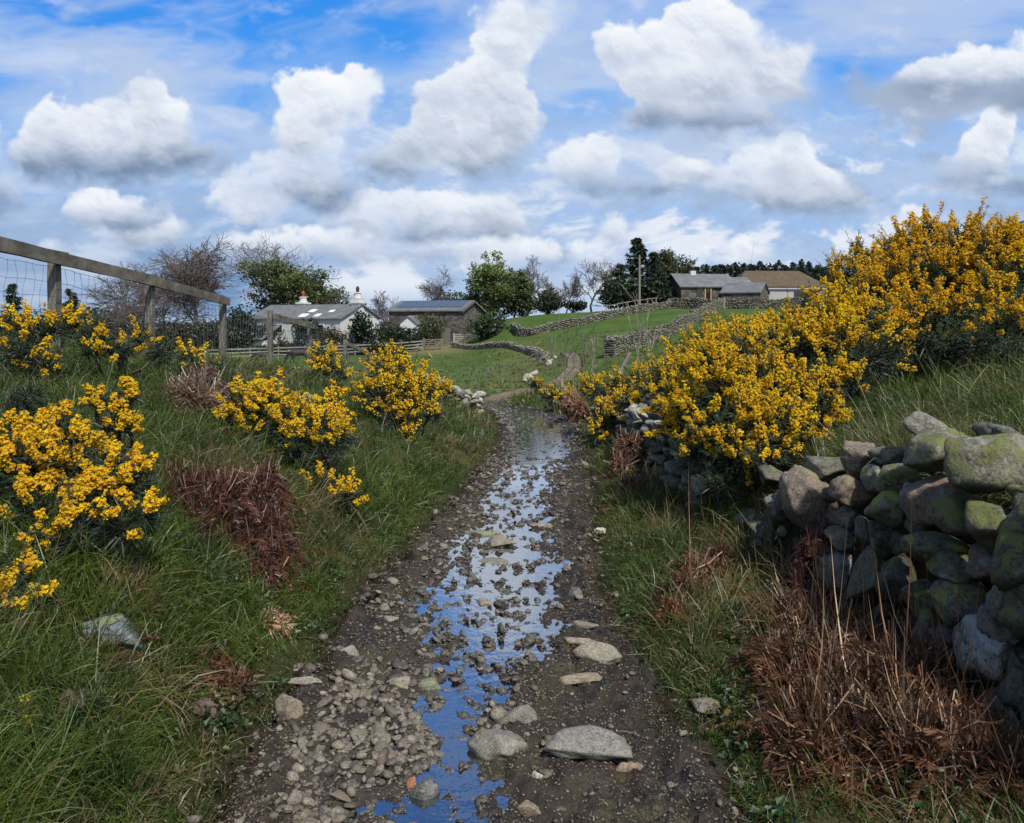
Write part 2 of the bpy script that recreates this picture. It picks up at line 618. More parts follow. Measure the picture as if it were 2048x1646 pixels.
def principled(q, col, rough=0.8, normal=None, spec=0.3, **kw):
    b = q.n('ShaderNodeBsdfPrincipled')
    q._in(b.inputs['Base Color'], col)
    q._in(b.inputs['Roughness'], rough)
    b.inputs['Specular IOR Level'].default_value = spec
    if normal is not None:
        q.link(normal, b.inputs['Normal'])
    for k, vv in kw.items():
        q._in(b.inputs[k], vv)
    return b.outputs[0]


def tint(q):
    a = q.n('ShaderNodeAttribute', attribute_type='GEOMETRY', attribute_name='tint')
    return a.outputs['Color']


def objpos(q):
    return q.n('ShaderNodeTexCoord').outputs['Object']


def worldpos(q):
    return q.n('ShaderNodeNewGeometry').outputs['Position']


def leaf_mat(name, trans=0.35, gloss=0.08, var=0.25, rough=0.5):
    m, q = new_mat(name)
    c = tint(q)
    n = q.noise(worldpos(q), 3.0, 3.0)
    c = q.mix(1.0, c, q.ramp(n, [(0.3, (1 - var,) * 3), (0.7, (1 + var,) * 3)]), 'MULTIPLY')
    d = q.n('ShaderNodeBsdfDiffuse')
    t = q.n('ShaderNodeBsdfTranslucent')
    g = q.n('ShaderNodeBsdfGlossy')
    g.inputs['Roughness'].default_value = rough
    g.inputs['Color'].default_value = (0.8, 0.85, 0.9, 1)
    q.link(c, d.inputs[0])
    q.link(c, t.inputs[0])
    m1 = q.n('ShaderNodeMixShader')
    m1.inputs[0].default_value = trans
    q.link(d.outputs[0], m1.inputs[1])
    q.link(t.outputs[0], m1.inputs[2])
    m2 = q.n('ShaderNodeMixShader')
    m2.inputs[0].default_value = gloss
    q.link(m1.outputs[0], m2.inputs[1])
    q.link(g.outputs[0], m2.inputs[2])
    finish(q, m2.outputs[0])
    return m


M = {}
M['grass'] = leaf_mat('grass blades', 0.42, 0.05, 0.35)
M['flower'] = leaf_mat('gorse petals', 0.50, 0.02, 0.08, 0.6)
M['spine'] = leaf_mat('gorse spines', 0.15, 0.06, 0.3, 0.55)
M['leaf'] = leaf_mat('tree leaves', 0.45, 0.05, 0.2)
M['needle'] = leaf_mat('conifer needles', 0.1, 0.04, 0.25)
M['bracken'] = leaf_mat('dead bracken', 0.15, 0.05, 0.3)


def tinted(name, rough=0.8, nscale=8.0, var=0.3, bump=0.4, bdist=0.01, spec=0.25, detail=6.0):
    m, q = new_mat(name)
    p = objpos(q)
    n = q.noise(p, nscale, detail, 0.6)
    c = q.mix(1.0, tint(q), q.ramp(n, [(0.25, (1 - var,) * 3), (0.75, (1 + var,) * 3)]), 'MULTIPLY')
    finish(q, principled(q, c, rough, q.bump(n, bump, bdist), spec))
    return m


M['bark'] = tinted('bark', 0.9, 14.0, 0.4, 0.6, 0.02)
M['paint'] = tinted('limewash', 0.85, 3.0, 0.10, 0.25, 0.02)
M['horse'] = tinted('horse coat', 0.55, 6.0, 0.3, 0.1, 0.01, 0.4)
M['metal'] = tinted('galvanised metal', 0.45, 20.0, 0.2, 0.1, 0.002, 0.6)


def wood_mat():
    m, q = new_mat('weathered timber')
    p = objpos(q)
    st = q.noise(q.vmath('MULTIPLY', p, (40.0, 3.0, 6.0)), 1.0, 5.0, 0.6)
    st2 = q.noise(q.vmath('MULTIPLY', p, (9.0, 9.0, 2.5)), 1.5, 4.0, 0.6)
    c = q.ramp(st, [(0.25, (0.055, 0.05, 0.045)), (0.5, (0.16, 0.15, 0.135)), (0.75, (0.27, 0.25, 0.22))])
    c = q.mix(q.sstep(st2, 0.5, 0.75, 0.0, 0.6), c, (0.10, 0.12, 0.07))
    c = q.mix(1.0, c, tint(q), 'MULTIPLY')
    finish(q, principled(q, c, 0.85, q.bump(st, 0.5, 0.006), 0.2))
    return m


M['wood'] = wood_mat()


def stone_mat(name, lichen=0.5, wet=0.0, base_a=(0.052, 0.049, 0.042), base_b=(0.19, 0.182, 0.155), lich=(0.30, 0.33, 0.07), ls=7.0, scale=1.0, white=0.35):
    """grey rock with grain, pale crust lichen and yellow-green map lichen; tint attribute multiplies"""
    m, q = new_mat(name)
    p = q.scalevec(objpos(q), scale)
    oi = q.n('ShaderNodeObjectInfo')
    rv = q.n('ShaderNodeCombineXYZ')
    rr = q.math('MULTIPLY', oi.outputs['Random'], 37.0)
    q.link(rr, rv.inputs[0])
    q.link(rr, rv.inputs[1])
    p = q.vmath('ADD', p, rv.outputs[0])
    big = q.noise(p, 5.0, 5.0, 0.6)
    grain = q.noise(p, 70.0, 5.0, 0.7)
    mid = q.noise(p, 18.0, 5.0, 0.62, dist=0.6)
    c = q.ramp(mid, [(0.3, base_a), (0.62, base_b)])
    c = q.mix(q.sstep(grain, 0.35, 0.75, 0.0, 0.55), c, (0.32, 0.31, 0.29))
    c = q.mix(q.sstep(grain, 0.5, 0.28, 0.0, 0.7), c, (0.03, 0.03, 0.03))
    c = q.mix(1.0, c, tint(q), 'MULTIPLY')
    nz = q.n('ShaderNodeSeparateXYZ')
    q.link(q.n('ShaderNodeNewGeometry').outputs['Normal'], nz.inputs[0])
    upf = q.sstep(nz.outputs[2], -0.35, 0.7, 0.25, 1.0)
    # pale crusts
    w1 = q.noise(q.vmath('ADD', p, (3.1, 5.2, 1.1)), 11.0, 5.0, 0.6, dist=0.4)
    c = q.mix(q.math('MULTIPLY', q.sstep(w1, 0.58, 0.66), white), c, (0.36, 0.39, 0.38))
    # map lichen
    l1 = q.noise(q.vmath('ADD', p, (9.1, 2.2, 6.1)), ls, 6.0, 0.62, dist=0.3)
    l1 = q.math('ADD', l1, q.math('MULTIPLY', q.math('SUBTRACT', grain, 0.5), 0.22))
    lm = q.math('MULTIPLY', q.sstep(l1, 0.60 - 0.14 * lichen, 0.625 - 0.14 * lichen), upf)
    lc = q.mix(grain, lich, (lich[0] * 0.55, lich[1] * 0.6, lich[2] * 0.6))
    c = q.mix(q.math('MULTIPLY', lm, min(1.0, 0.35 + lichen * 0.6) if lichen > 0 else 0.0), c, lc)
    # dark brown towards downward-facing sides
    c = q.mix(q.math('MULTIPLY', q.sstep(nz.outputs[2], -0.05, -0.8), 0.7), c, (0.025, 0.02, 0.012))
    h = q.math('MULTIPLY_ADD', mid, 0.6, q.math('MULTIPLY', grain, 0.35))
    h = q.math('MULTIPLY_ADD', lm, 0.1, h)
    nrm = q.bump(h, 0.9, 0.022 / scale)
    rough = 0.85 - 0.55 * wet
    finish(q, principled(q, c, rough, nrm, 0.3 + 0.3 * wet))
    return m


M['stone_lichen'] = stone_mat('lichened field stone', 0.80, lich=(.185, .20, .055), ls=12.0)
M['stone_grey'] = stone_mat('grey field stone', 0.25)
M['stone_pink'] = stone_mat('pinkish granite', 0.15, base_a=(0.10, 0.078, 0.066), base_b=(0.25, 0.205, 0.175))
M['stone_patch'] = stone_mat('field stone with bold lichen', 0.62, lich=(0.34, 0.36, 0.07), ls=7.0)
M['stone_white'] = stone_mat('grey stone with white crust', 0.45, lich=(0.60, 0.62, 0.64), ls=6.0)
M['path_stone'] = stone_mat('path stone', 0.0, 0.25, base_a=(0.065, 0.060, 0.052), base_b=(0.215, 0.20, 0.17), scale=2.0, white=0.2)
M['wet_stone'] = stone_mat('wet path stone', 0.0, 0.85, base_a=(0.022, 0.020, 0.019), base_b=(0.085, 0.078, 0.068), scale=2.0, white=0.1)
M['far_stone'] = stone_mat('distant walling', 0.3, base_a=(0.10, 0.10, 0.095), base_b=(0.30, 0.30, 0.28), scale=0.5)


def ground_mat():
    m, q = new_mat('turf and field')
    p = worldpos(q)
    n1 = q.noise(p, 0.35, 6.0, 0.6)
    n2 = q.noise(p, 3.0, 6.0, 0.65)
    n3 = q.noise(p, 25.0, 4.0, 0.7)
    c = tint(q)
    c = q.mix(1.0, c, q.ramp(n1, [(0.3, (0.75, 0.8, 0.7)), (0.7, (1.2, 1.15, 1.2))]), 'MULTIPLY')
    c = q.mix(1.0, c, q.ramp(n2, [(0.3, (0.72, 0.75, 0.7)), (0.7, (1.3, 1.25, 1.3))]), 'MULTIPLY')
    c = q.mix(1.0, c, q.ramp(n3, [(0.3, (0.75, 0.75, 0.75)), (0.7, (1.25, 1.25, 1.25))]), 'MULTIPLY')
    h = q.math('MULTIPLY_ADD', n2, 0.7, q.math('MULTIPLY', n3, 0.3))
    finish(q, principled(q, c, 0.95, q.bump(h, 0.7, 0.06), 0.1))
    return m


M['ground'] = ground_mat()


def path_mat():
    m, q = new_mat('wet mud and grit')
    p = worldpos(q)
    n1 = q.noise(p, 2.2, 5.0, 0.6)
    n2 = q.noise(p, 14.0, 6.0, 0.68)
    n3 = q.noise(p, 90.0, 4.0, 0.7)
    vg = q.voronoi(p, 60.0)
    c = q.ramp(n2, [(0.3, (0.010, 0.008, 0.007)), (0.55, (0.030, 0.024, 0.019)), (0.8, (0.070, 0.057, 0.043))])
    c = q.mix(q.sstep(n3, 0.55, 0.78, 0.0, 0.6), c, (0.15, 0.135, 0.115))
    c = q.mix(q.sstep(q.math('MULTIPLY_ADD', n1, 0.8, q.math('MULTIPLY', n2, 0.3)), 0.57, 0.68, 0.0, 0.65), c, (0.050, 0.060, 0.014))
    c = q.mix(q.sstep(q.noise(p, 1.1, 4.0), .42, .62, 0.0, .5), c, (0.060, 0.040, 0.026))
    c = q.mix(1.0, c, tint(q), 'MULTIPLY')
    wet = q.sstep(q.noise(q.vmath('ADD', p, (4.0, 8.0, 0.0)), 2.6, 5.0, 0.6), 0.46, 0.6)
    rough = q.math('MULTIPLY_ADD', wet, -0.42, 0.80)
    h = q.math('MULTIPLY_ADD', n2, 0.6, q.math('MULTIPLY_ADD', n3, 0.25, q.math('MULTIPLY', vg, 0.3)))
    finish(q, principled(q, c, rough, q.bump(h, 0.9, 0.022), 0.5))
    return m


M['path'] = path_mat()


def water_mat():
    m, q = new_mat('shallow water')
    p = worldpos(q)
    n = q.noise(p, 16.0, 3.0, 0.5)
    n2 = q.noise(q.vmath('MULTIPLY', p, (1.0, 0.5, 1.0)), 60.0, 2.0, 0.5)
    h = q.math('MULTIPLY_ADD', n, 0.7, q.math('MULTIPLY', n2, 0.25))
    nb = q.bump(h, 0.22, 0.012)
    b = principled(q, (0.010, 0.012, 0.014), 0.02, nb, 0.5, IOR=1.6)
    gl = q.n('ShaderNodeBsdfGlossy')
    gl.inputs['Roughness'].default_value = 0.015
    gl.inputs['Color'].default_value = (0.90, 0.95, 1.0, 1)
    q.link(nb, gl.inputs['Normal'])
    mx = q.n('ShaderNodeMixShader')
    lw = q.n('ShaderNodeLayerWeight')
    lw.inputs['Blend'].default_value = 0.42
    q._in(mx.inputs[0], q.math('MULTIPLY_ADD', lw.outputs['Facing'], 0.95, -0.14))
    q.link(b, mx.inputs[1])
    q.link(gl.outputs[0], mx.inputs[2])
    finish(q, mx.outputs[0])
    return m


M['water'] = water_mat()


def sky_mat():
    m, q = new_mat('sky and clouds')
    e = q.n('ShaderNodeEmission')
    q.link(tint(q), e.inputs[0])
    e.inputs[1].default_value = 1.0
    finish(q, e.outputs[0])
    m.cycles.emission_sampling = 'NONE'
    return m


M['sky'] = sky_mat()


def roof_mat(name, a, b, rust=None, course=4.0):
    m, q = new_mat(name)
    p = objpos(q)
    n = q.noise(p, 1.2, 6.0, 0.65)
    br = q.n('ShaderNodeTexBrick')
    q.link(q.vmath('MULTIPLY', p, (1.0, 1.0, 1.0)), br.inputs['Vector'])
    br.inputs['Scale'].default_value = course
    br.inputs['Color1'].default_value = (0.85, 0.85, 0.85, 1)
    br.inputs['Color2'].default_value = (1.15, 1.15, 1.15, 1)
    br.inputs['Mortar'].default_value = (0.55, 0.55, 0.55, 1)
    c = q.ramp(n, [(0.3, a), (0.7, b)])
    if rust:
        c = q.mix(q.sstep(q.noise(p, 0.8, 6.0, 0.7), 0.42, 0.6, 0.0, 0.85), c, rust)
    c = q.mix(1.0, c, br.outputs[0], 'MULTIPLY')
    finish(q, principled(q, c, 0.7, q.bump(n, 0.3, 0.02), 0.3))
    return m


M['slate'] = roof_mat('slate roof', (0.11, 0.12, 0.135), (0.21, 0.22, 0.23))
M['mossy_slate'] = roof_mat('brown mossy slate roof', (0.075, 0.062, 0.045), (0.15, 0.125, 0.09), (0.125, 0.082, 0.045))


def walling_mat(name, a, b, scale=2.2):
    m, q = new_mat(name)
    p = objpos(q)
    cell = q.voronoi(q.vmath('MULTIPLY', p, (1.0, 1.0, 2.2)), scale, out='Color')
    dist = q.voronoi(q.vmath('MULTIPLY', p, (1.0, 1.0, 2.2)), scale, 'DISTANCE_TO_EDGE')
    sp = q.n('ShaderNodeSeparateColor')
    q.link(cell, sp.inputs[0])
    c = q.ramp(sp.outputs[0], [(0.0, a), (1.0, b)])
    c = q.mix(q.sstep(dist, 0.06, 0.0, 0.0, 0.8), c, (a[0] * 0.5, a[1] * 0.5, a[2] * 0.5))
    finish(q, principled(q, c, 0.9, q.bump(dist, 0.4, 0.03), 0.2))
    return m


M['rubble_wall'] = walling_mat('rubble stone walling', (0.06, 0.055, 0.052), (0.17, 0.15, 0.14))


def glass_mat():
    m, q = new_mat('window glass')
    finish(q, principled(q, (0.02, 0.025, 0.03), 0.08, None, 0.6))
    return m


M['glass'] = glass_mat()
M['panel'] = tinted('dark glazed panel', 0.25, 4.0, 0.1, 0.05, 0.002, 0.6)
# ------------------------------------------------------------------ lie of the land (metres; x right, y ahead, z up; the track at the viewer's feet is z = 0)
ROWS = [
    (-10.0, [(-30, 1.6), (-9, 1.3), (-5.5, 1.0), (-2.2, .5), (-1.6, .3), (-1.15, .06), (-.95, 0), (.75, 0), (1.0, .05), (1.78, .12), (1.98, 1.15), (3, 1.3), (5, 1.6), (8, 2.0), (30, 4.0)]),
    (2.5, [(-30, 1.6), (-9, 1.25), (-5.5, 1.0), (-2.2, .45), (-1.6, .26), (-1.2, .08), (-.97, 0), (.75, 0), (1.0, .06), (1.76, .14), (1.96, 1.0), (3, 1.15), (5, 1.5), (8, 1.9), (30, 4.0)]),
    (3.3, [(-30, 1.6), (-9, 1.25), (-5.5, 1.02), (-2.2, .50), (-1.6, .28), (-1.2, .06), (-1.02, 0), (.66, 0), (.95, .08), (1.70, .14), (1.92, .92), (3, 1.1), (5, 1.5), (8, 1.9), (30, 4.0)]),
    (4.5, [(-30, 1.6), (-9, 1.25), (-5.5, 1.15), (-2.6, .75), (-1.9, .55), (-1.45, .25), (-1.15, .03), (-.9, 0), (.55, 0), (.85, .10), (1.58, .14), (1.86, .78), (3, 1.0), (5, 1.5), (8, 1.9), (30, 4.0)]),
    (5.6, [(-30, 1.6), (-9, 1.25), (-5.5, 1.2), (-2.6, .80), (-1.9, .55), (-1.4, .30), (-1.0, .05), (-.76, 0), (.60, 0), (.90, .08), (1.6, .12), (1.9, .62), (3, .95), (5, 1.45), (8, 1.85), (30, 4.0)]),
    (7.3, [(-30, 1.6), (-9, 1.4), (-5.5, 1.25), (-3, .85), (-1.9, .5), (-1.3, .28), (-.85, .06), (-.5, 0), (.76, 0), (1.0, .05), (1.55, .08), (1.85, .5), (3, .85), (5, 1.35), (8, 1.8), (30, 4.0)]),
    (9.0, [(-30, 1.5), (-9, 1.38), (-5.5, 1.3), (-3, .85), (-1.6, .42), (-1.1, .22), (-.7, .0), (-.35, -.05), (.88, -.05), (1.1, .0), (1.55, .02), (1.8, .4), (3, .75), (5, 1.25), (8, 1.75), (30, 4.0)]),
    (11.0, [(-30, 1.5), (-9, 1.35), (-5.5, 1.22), (-3.5, .9), (-2, .55), (-1.2, .25), (-.6, -.02), (-.2, -.15), (1.0, -.15), (1.25, -.1), (1.6, -.08), (1.85, .25), (3, .6), (5, 1.1), (8, 1.65), (30, 4.0)]),
    (14.0, [(-30, 1.2), (-9, .95), (-5.5, .80), (-4, .68), (-2.4, .45), (-1.4, .15), (-.7, -.15), (-.3, -.3), (1.15, -.3), (1.4, -.25), (1.8, -.2), (2.0, .05), (3, .4), (5, .9), (9, 1.5), (30, 4.0)]),
    (17.0, [(-30, .75), (-9, .52), (-5.5, .47), (-4, .38), (-2.5, .2), (-1.5, -.1), (-.9, -.35), (-.45, -.5), (1.15, -.5), (1.5, -.4), (2.0, -.3), (2.3, -.1), (3, .15), (6, .8), (12, 1.8), (30, 4.0)]),
    (21.0, [(-30, .0), (-9, .0), (-5.5, .08), (-4, -.02), (-2.5, -.2), (-1.5, -.5), (-1.0, -.68), (-.6, -.75), (.6, -.75), (1.0, -.6), (2.0, -.5), (2.5, -.35), (3, -.2), (6, .5), (12, 1.5), (30, 4.0)]),
    (26.0, [(-40, -1.2), (-15, -1.0), (-5.5, -.38), (-4, -.5), (-2.5, -.8), (-1.7, -.98), (-1.3, -1.08), (-1.1, -1.1), (-.3, -1.1), (.2, -.98), (1.0, -.8), (2.0, -.7), (3, -.55), (6, .1), (12, 1.1), (30, 3.6)]),
    (30.0, [(-40, -1.8), (-15, -1.5), (-5.5, -.80), (-4.3, -.95), (-2.5, -1.2), (-.8, -1.27), (-.5, -1.28), (0, -1.28), (.6, -1.25), (1.2, -1.05), (2, -.95), (3, -.8), (4, -.6), (8, .0), (15, 1.2), (30, 3.2)]),
    (34.0, [(-40, -2.1), (-15, -1.8), (-6.5, -1.5), (-4.5, -1.6), (-2.5, -1.55), (-.5, -1.4), (.2, -1.38), (.6, -1.37), (1.3, -1.35), (2, -1.2), (3, -1.1), (4, -.9), (6, -.5), (8, -.2), (15, .9), (30, 2.8)]),
    (40.0, [(-40, -2.5), (-15, -2.0), (-8, -1.97), (-4, -1.95), (-2, -1.85), (0, -1.7), (1.5, -1.48), (2.5, -1.44), (3.0, -1.42), (3.6, -1.35), (5, -1.2), (8, -.6), (11, 0), (15, .6), (22, 1.3), (40, 2.8)]),
    (50.0, [(-60, -2.6), (-15, -2.1), (-8, -2.0), (-3, -2.0), (0, -1.95), (1.0, -1.7), (2, -1.5), (3, -1.02), (4, -.92), (5, -.85), (5.75, -.62), (8, -.4), (10, -.2), (14, .2), (20, .9), (40, 2.8)]),
    (62.0, [(-70, -2.6), (-15, -2.1), (-8, -2.05), (-3, -2.0), (0, -2), (1.2, -1.9), (2.2, -1.35), (3, -1.15), (4.5, -.8), (6.6, -.5), (9, -.35), (12, .05), (15, .5), (20, 1.1), (30, 2.2), (50, 3.6)]),
    (80.0, [(-90, -2.5), (-20, -1.95), (-10, -1.9), (-5, -1.75), (-3.2, -1.5), (-2, -.9), (-.6, -.2), (1.3, .05), (4, .35), (9, 1.0), (15, 1.4), (20, 1.95), (24, 2.15), (32, 2.5), (50, 4)]),
    (95.0, [(-110, -2), (-30, -1.6), (-14, -1.0), (-8, -.6), (-5, -.2), (-3, .9), (-1.4, 1.7), (4.5, 2.4), (10, 2.5), (17, 3.0), (24, 3.0), (32, 3.0), (45, 3.5), (60, 5)]),
    (120.0, [(-140, -2.5), (-30, -1.6), (-15, -.9), (-8, .2), (-3, 1.3), (0, 1.9), (10, 2.7), (17, 3.4), (25, 3.8), (40, 4.2), (80, 6.5), (160, 9)]),
    (200.0, [(-250, -4), (-30, -4), (-10, -3), (0, -2), (20, 3), (45, 7), (80, 8), (150, 12), (300, 30)]),
    (400.0, [(-500, -6), (-30, -6), (0, -6), (40, 0), (100, 10), (160, 14), (200, 18), (400, 60), (600, 90)]),
    (700.0, [(-900, -8), (-30, -8), (0, -8), (120, 0), (250, 28), (340, 50), (390, 68), (425, 84), (470, 96), (700, 130), (1200, 150)]),
    (1400.0, [(-2000, -8), (0, -8), (400, 0), (800, 70), (1000, 90), (2500, 120)]),
    (9000.0, [(-20000, -10), (0, -10), (20000, -10)]),
]
_RY = np.array([r[0] for r in ROWS])
TRK = np.array([(-10, -.1, .9), (1.5, -.1, .9), (2.57, -.12, .88), (2.96, -.14, .88), (3.35, -.18, .82), (3.86, -.16, .77), (4.55, -.17, .70), (5.5, -.07, .67), (7.3, .14, .62), (9, .28, .6), (11, .40, .58),
                (14, .46, .66), (17, .40, .75), (20, .0, .6), (22.5, -.5, .48), (25, -.75, .42), (27.5, -.68, .42), (30, -.25, .45), (32, .25, .5), (36, 1.45, .45), (40, 2.55, .42), (46, 3.6, .42), (52, 4.0, .42), (58, 3.8, .6)])
TZ = np.array([(-10, 0), (7.5, 0), (9, -.05), (11, -.15), (14, -.3), (17, -.5), (20, -.70), (22.5, -.87), (25, -1.03), (27.5, -1.17), (30, -1.26), (32, -1.33), (36, -1.42), (40, -1.43), (46, -1.15), (52, -.82), (58, -.55)])


def trk_c(y):
    return np.interp(y, TRK[:, 0], TRK[:, 1])


def trk_w(y):
    return np.interp(y, TRK[:, 0], TRK[:, 2])


def trk_z(y):
    return np.interp(y, TZ[:, 0], TZ[:, 1])


def _rows(x, y):
    x, y = np.broadcast_arrays(np.asarray(x, float), np.asarray(y, float))
    k = np.clip(np.searchsorted(_RY, y.ravel(), side='right') - 1, 0, len(ROWS) - 2)
    xf, yf = x.ravel(), y.ravel()
    out = np.empty(xf.shape)
    for j in np.unique(k):
        s = k == j
        (ya, a), (yb, b) = ROWS[j], ROWS[j + 1]
        a, b = np.array(a), np.array(b)
        t = np.clip((yf[s] - ya) / (yb - ya), 0, 1)
        out[s] = np.interp(xf[s], a[:, 0], a[:, 1]) * (1 - t) + np.interp(xf[s], b[:, 0], b[:, 1]) * t
    return out.reshape(x.shape)


def ground(x, y, detail=True):
    """height of the ground"""
    x, y = np.broadcast_arrays(np.asarray(x, float), np.asarray(y, float))
    d = 0.05 + 0.018 * np.clip(y, 0, 200)
    h = (_rows(x, y) * 2 + _rows(x - d, y) + _rows(x + d, y) + _rows(x, y - d * 2.5) + _rows(x, y + d * 2.5)) / 6
    c, wd = trk_c(y), trk_w(y)
    a = np.abs(x - c) / wd
    m = (1 - sst(a, 0.95, 1.45)) * (y < 56)
    off = 1 - m
    if detail:
        h = h + off * (0.10 * fbm(x * 0.9, y * 0.9, 3, sx=2.0) + 0.05 * fbm(x * 3.1, y * 3.1, 3, sx=5.0)) * np.clip(1.2 - np.abs(y) / 80, 0.2, 1)
        h = h + 0.25 * fbm(x * 0.12, y * 0.12, 3, sx=9.0) * sst(y, 60, 140)
    return h * (1 - m) + trk_z(y) * m


def gz(x, y):
    return float(ground(np.array([x]), np.array([y]))[0])


def G(px, Z):
    """point of the ground on bearing px at Z metres ahead"""
    x = (px - 1024.0) / F * Z
    return np.array([x, Z, gz(x, Z)])


# the ground: one sheet to the horizon, closely divided nearby
ys = np.concatenate([np.linspace(-9, 1.5, 24), np.exp(np.linspace(np.log(1.6), np.log(60), 340)), np.exp(np.linspace(np.log(61), np.log(9000), 90))])
us = np.concatenate([np.linspace(-3.4, -0.9, 50), np.linspace(-0.89, 0.89, 460), np.linspace(0.9, 3.4, 50)])
YY, UU = np.meshgrid(ys, us, indexing='ij')
XX = UU * (YY + np.where(YY < 0, 10.5, 0) + np.clip(2.5 - np.clip(YY, 0, 2.5), 0, 2.5) * (YY >= 0) * 1.0)
XX = UU * np.where(YY < 1.6, 3.0 + 0 * YY, YY * 0.78 + 1.75)
HH = ground(XX, YY)
inp = (1 - sst(np.abs(XX - trk_c(YY)) / trk_w(YY), 0.80, 1.12)) * (YY < 54)
HH = HH - 0.10 * inp
# colours of turf and fields
lush, dull, straw, soil = np.array((.058, .112, .024)), np.array((.045, .070, .018)), np.array((.19, .155, .075)), np.array((.030, .024, .017))
nz = fbm(XX * .5, YY * .5, 4, sx=4.0)
C = lerp3(np.array((.030, .050, .012)) + 0 * XX[..., None], straw * 0.45, np.clip(nz * 1.6 + .25, 0, 1))
far = sst(YY, 24, 34)
fieldc = lerp3(lush + 0 * XX[..., None], (.080, .108, .032), np.clip(fbm(XX * .10, YY * .16, 5, sx=14.0) * 1.6 + .35, 0, 1))
fieldc = lerp3(fieldc, (.135, .135, .060), 0.55 * sst(fbm(XX * .25, YY * .5, 4, sx=24.0), 0.10, 0.35))
C = C * (1 - far[..., None]) + fieldc * far[..., None]
# rough verge between paddock wall and track, bleached grass
vx = np.interp(YY, [30, 40, 50, 62, 75], [-2.5, -1.0, 1.0, 2.0, 0.0])
vg = np.exp(-((XX - vx) / 2.0) ** 2) * sst(YY, 28, 34) * (1 - sst(YY, 70, 80))
C = lerp3(C, straw * 0.9, np.clip(vg * (0.45 + 1.2 * nz), 0, 0.8))
# soil by the trodden edge
ed = np.exp(-((np.abs(XX - trk_c(YY)) / trk_w(YY) - 1.0) / 0.22) ** 2) * (YY < 60)
C = lerp3(C, soil, ed * 0.8)
C = lerp3(C, (.20, .165, .10), (1 - sst(np.abs(XX + 9.5), 3, 6)) * np.exp(-((YY - 84) / 5.0) ** 2) * 0.8)   # trodden gateway
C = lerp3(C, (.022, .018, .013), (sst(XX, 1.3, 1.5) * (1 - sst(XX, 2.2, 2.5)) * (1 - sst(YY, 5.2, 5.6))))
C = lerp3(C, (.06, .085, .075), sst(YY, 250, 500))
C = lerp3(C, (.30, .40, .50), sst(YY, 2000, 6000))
mb = MB()
ny, nx = XX.shape
idx = np.arange(ny * nx).reshape(ny, nx)
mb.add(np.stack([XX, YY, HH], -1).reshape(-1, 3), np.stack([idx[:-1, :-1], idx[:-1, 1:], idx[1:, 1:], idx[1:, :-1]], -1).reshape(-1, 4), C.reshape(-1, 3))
tag(mb.build('ground', M['ground'], smooth=True), kind='structure')

# ------------------------------------------------------------------ track bed with its little stream
CH = np.array([(-10, -.3, .3, 1), (2.0, -.30, .26, 1), (2.65, -.27, .25, 1), (2.85, -.24, .13, 1), (3.0, -.22, .085, 1), (3.2, -.19, .13, 1), (3.38, -.17, .24, 1), (3.6, -.15, .17, 1), (3.86, -.13, .29, 1), (4.3, -.13, .46, 1), (4.8, -.08, .44, 1), (5.5, -.03, .44, 1), (6.2, .0, .34, 1),
               (7.3, .03, .40, 1), (9, .2, .42, 1), (10.5, .36, .46, 1), (12.5, .42, .5, 1), (15, .42, .52, 1), (18, .25, .45, 1), (21, -.2, .35, 1), (24, -.65, .28, 1), (27, -.7, .22, .6), (30, -.3, .1, 0), (60, 4, .1, 0)])


def ch_prof(x, y):
    c, wd, on = (np.interp(y, CH[:, 0], CH[:, k]) for k in (1, 2, 3))
    c = c + 0.05 * np.sin(y * 5.1) + 0.03 * np.sin(y * 11.0 + 1)
    a = np.abs(x - c) / wd
    return (1 - sst(a, 0.45, 1.35)) * on


def bed(x, y):
    c, wd = trk_c(y), trk_w(y)
    a = (x - c) / wd
    chn = ch_prof(x, y)
    n1 = fbm(x * 5.5, y * 5.5, 3, sx=61.0)
    n2 = fbm(x * 15.0, y * 15.0, 4, 0.65, sx=71.0)
    n0 = fbm(x * 9.0, y * 6.0, 2, sx=91.0)
    z = trk_z(y) + 0.020 - 0.034 * chn - 0.016 * sst(y, 8.5, 11) * chn - 0.004 * sst(y, 4.0, 4.6) * chn + n1 * 0.034 + n0 * 0.060 + n2 * (0.050 + 0.045 * sst(y, 2.9, 3.7) * chn)
    z = z + 0.035 * sst(np.abs(a), 0.55, 1.0) * (1 + 2.0 * n1)
    return z


ys = np.exp(np.linspace(np.log(1.2), np.log(55), 900))
ts = np.linspace(-1.22, 1.22, 150)
YY, TT = np.meshgrid(ys, ts, indexing='ij')
XX = trk_c(YY) + TT * trk_w(YY)
HH = bed(XX, YY)
edge = sst(np.abs(TT) + 0.30 * fbm(XX * 3.3, YY * 3.3, 4), 0.84, 1.12)
HH = HH * (1 - edge) + (ground(XX, YY) - 0.10) * edge
dry = sst(YY, 22, 30)
C = np.ones(XX.shape + (3,))
C = lerp3(C, (4.6, 4.2, 3.5), dry * 0.95)
C = lerp3(C, (.8, .72, .66), sst(np.abs(TT), .5, .8) * (1 - dry))
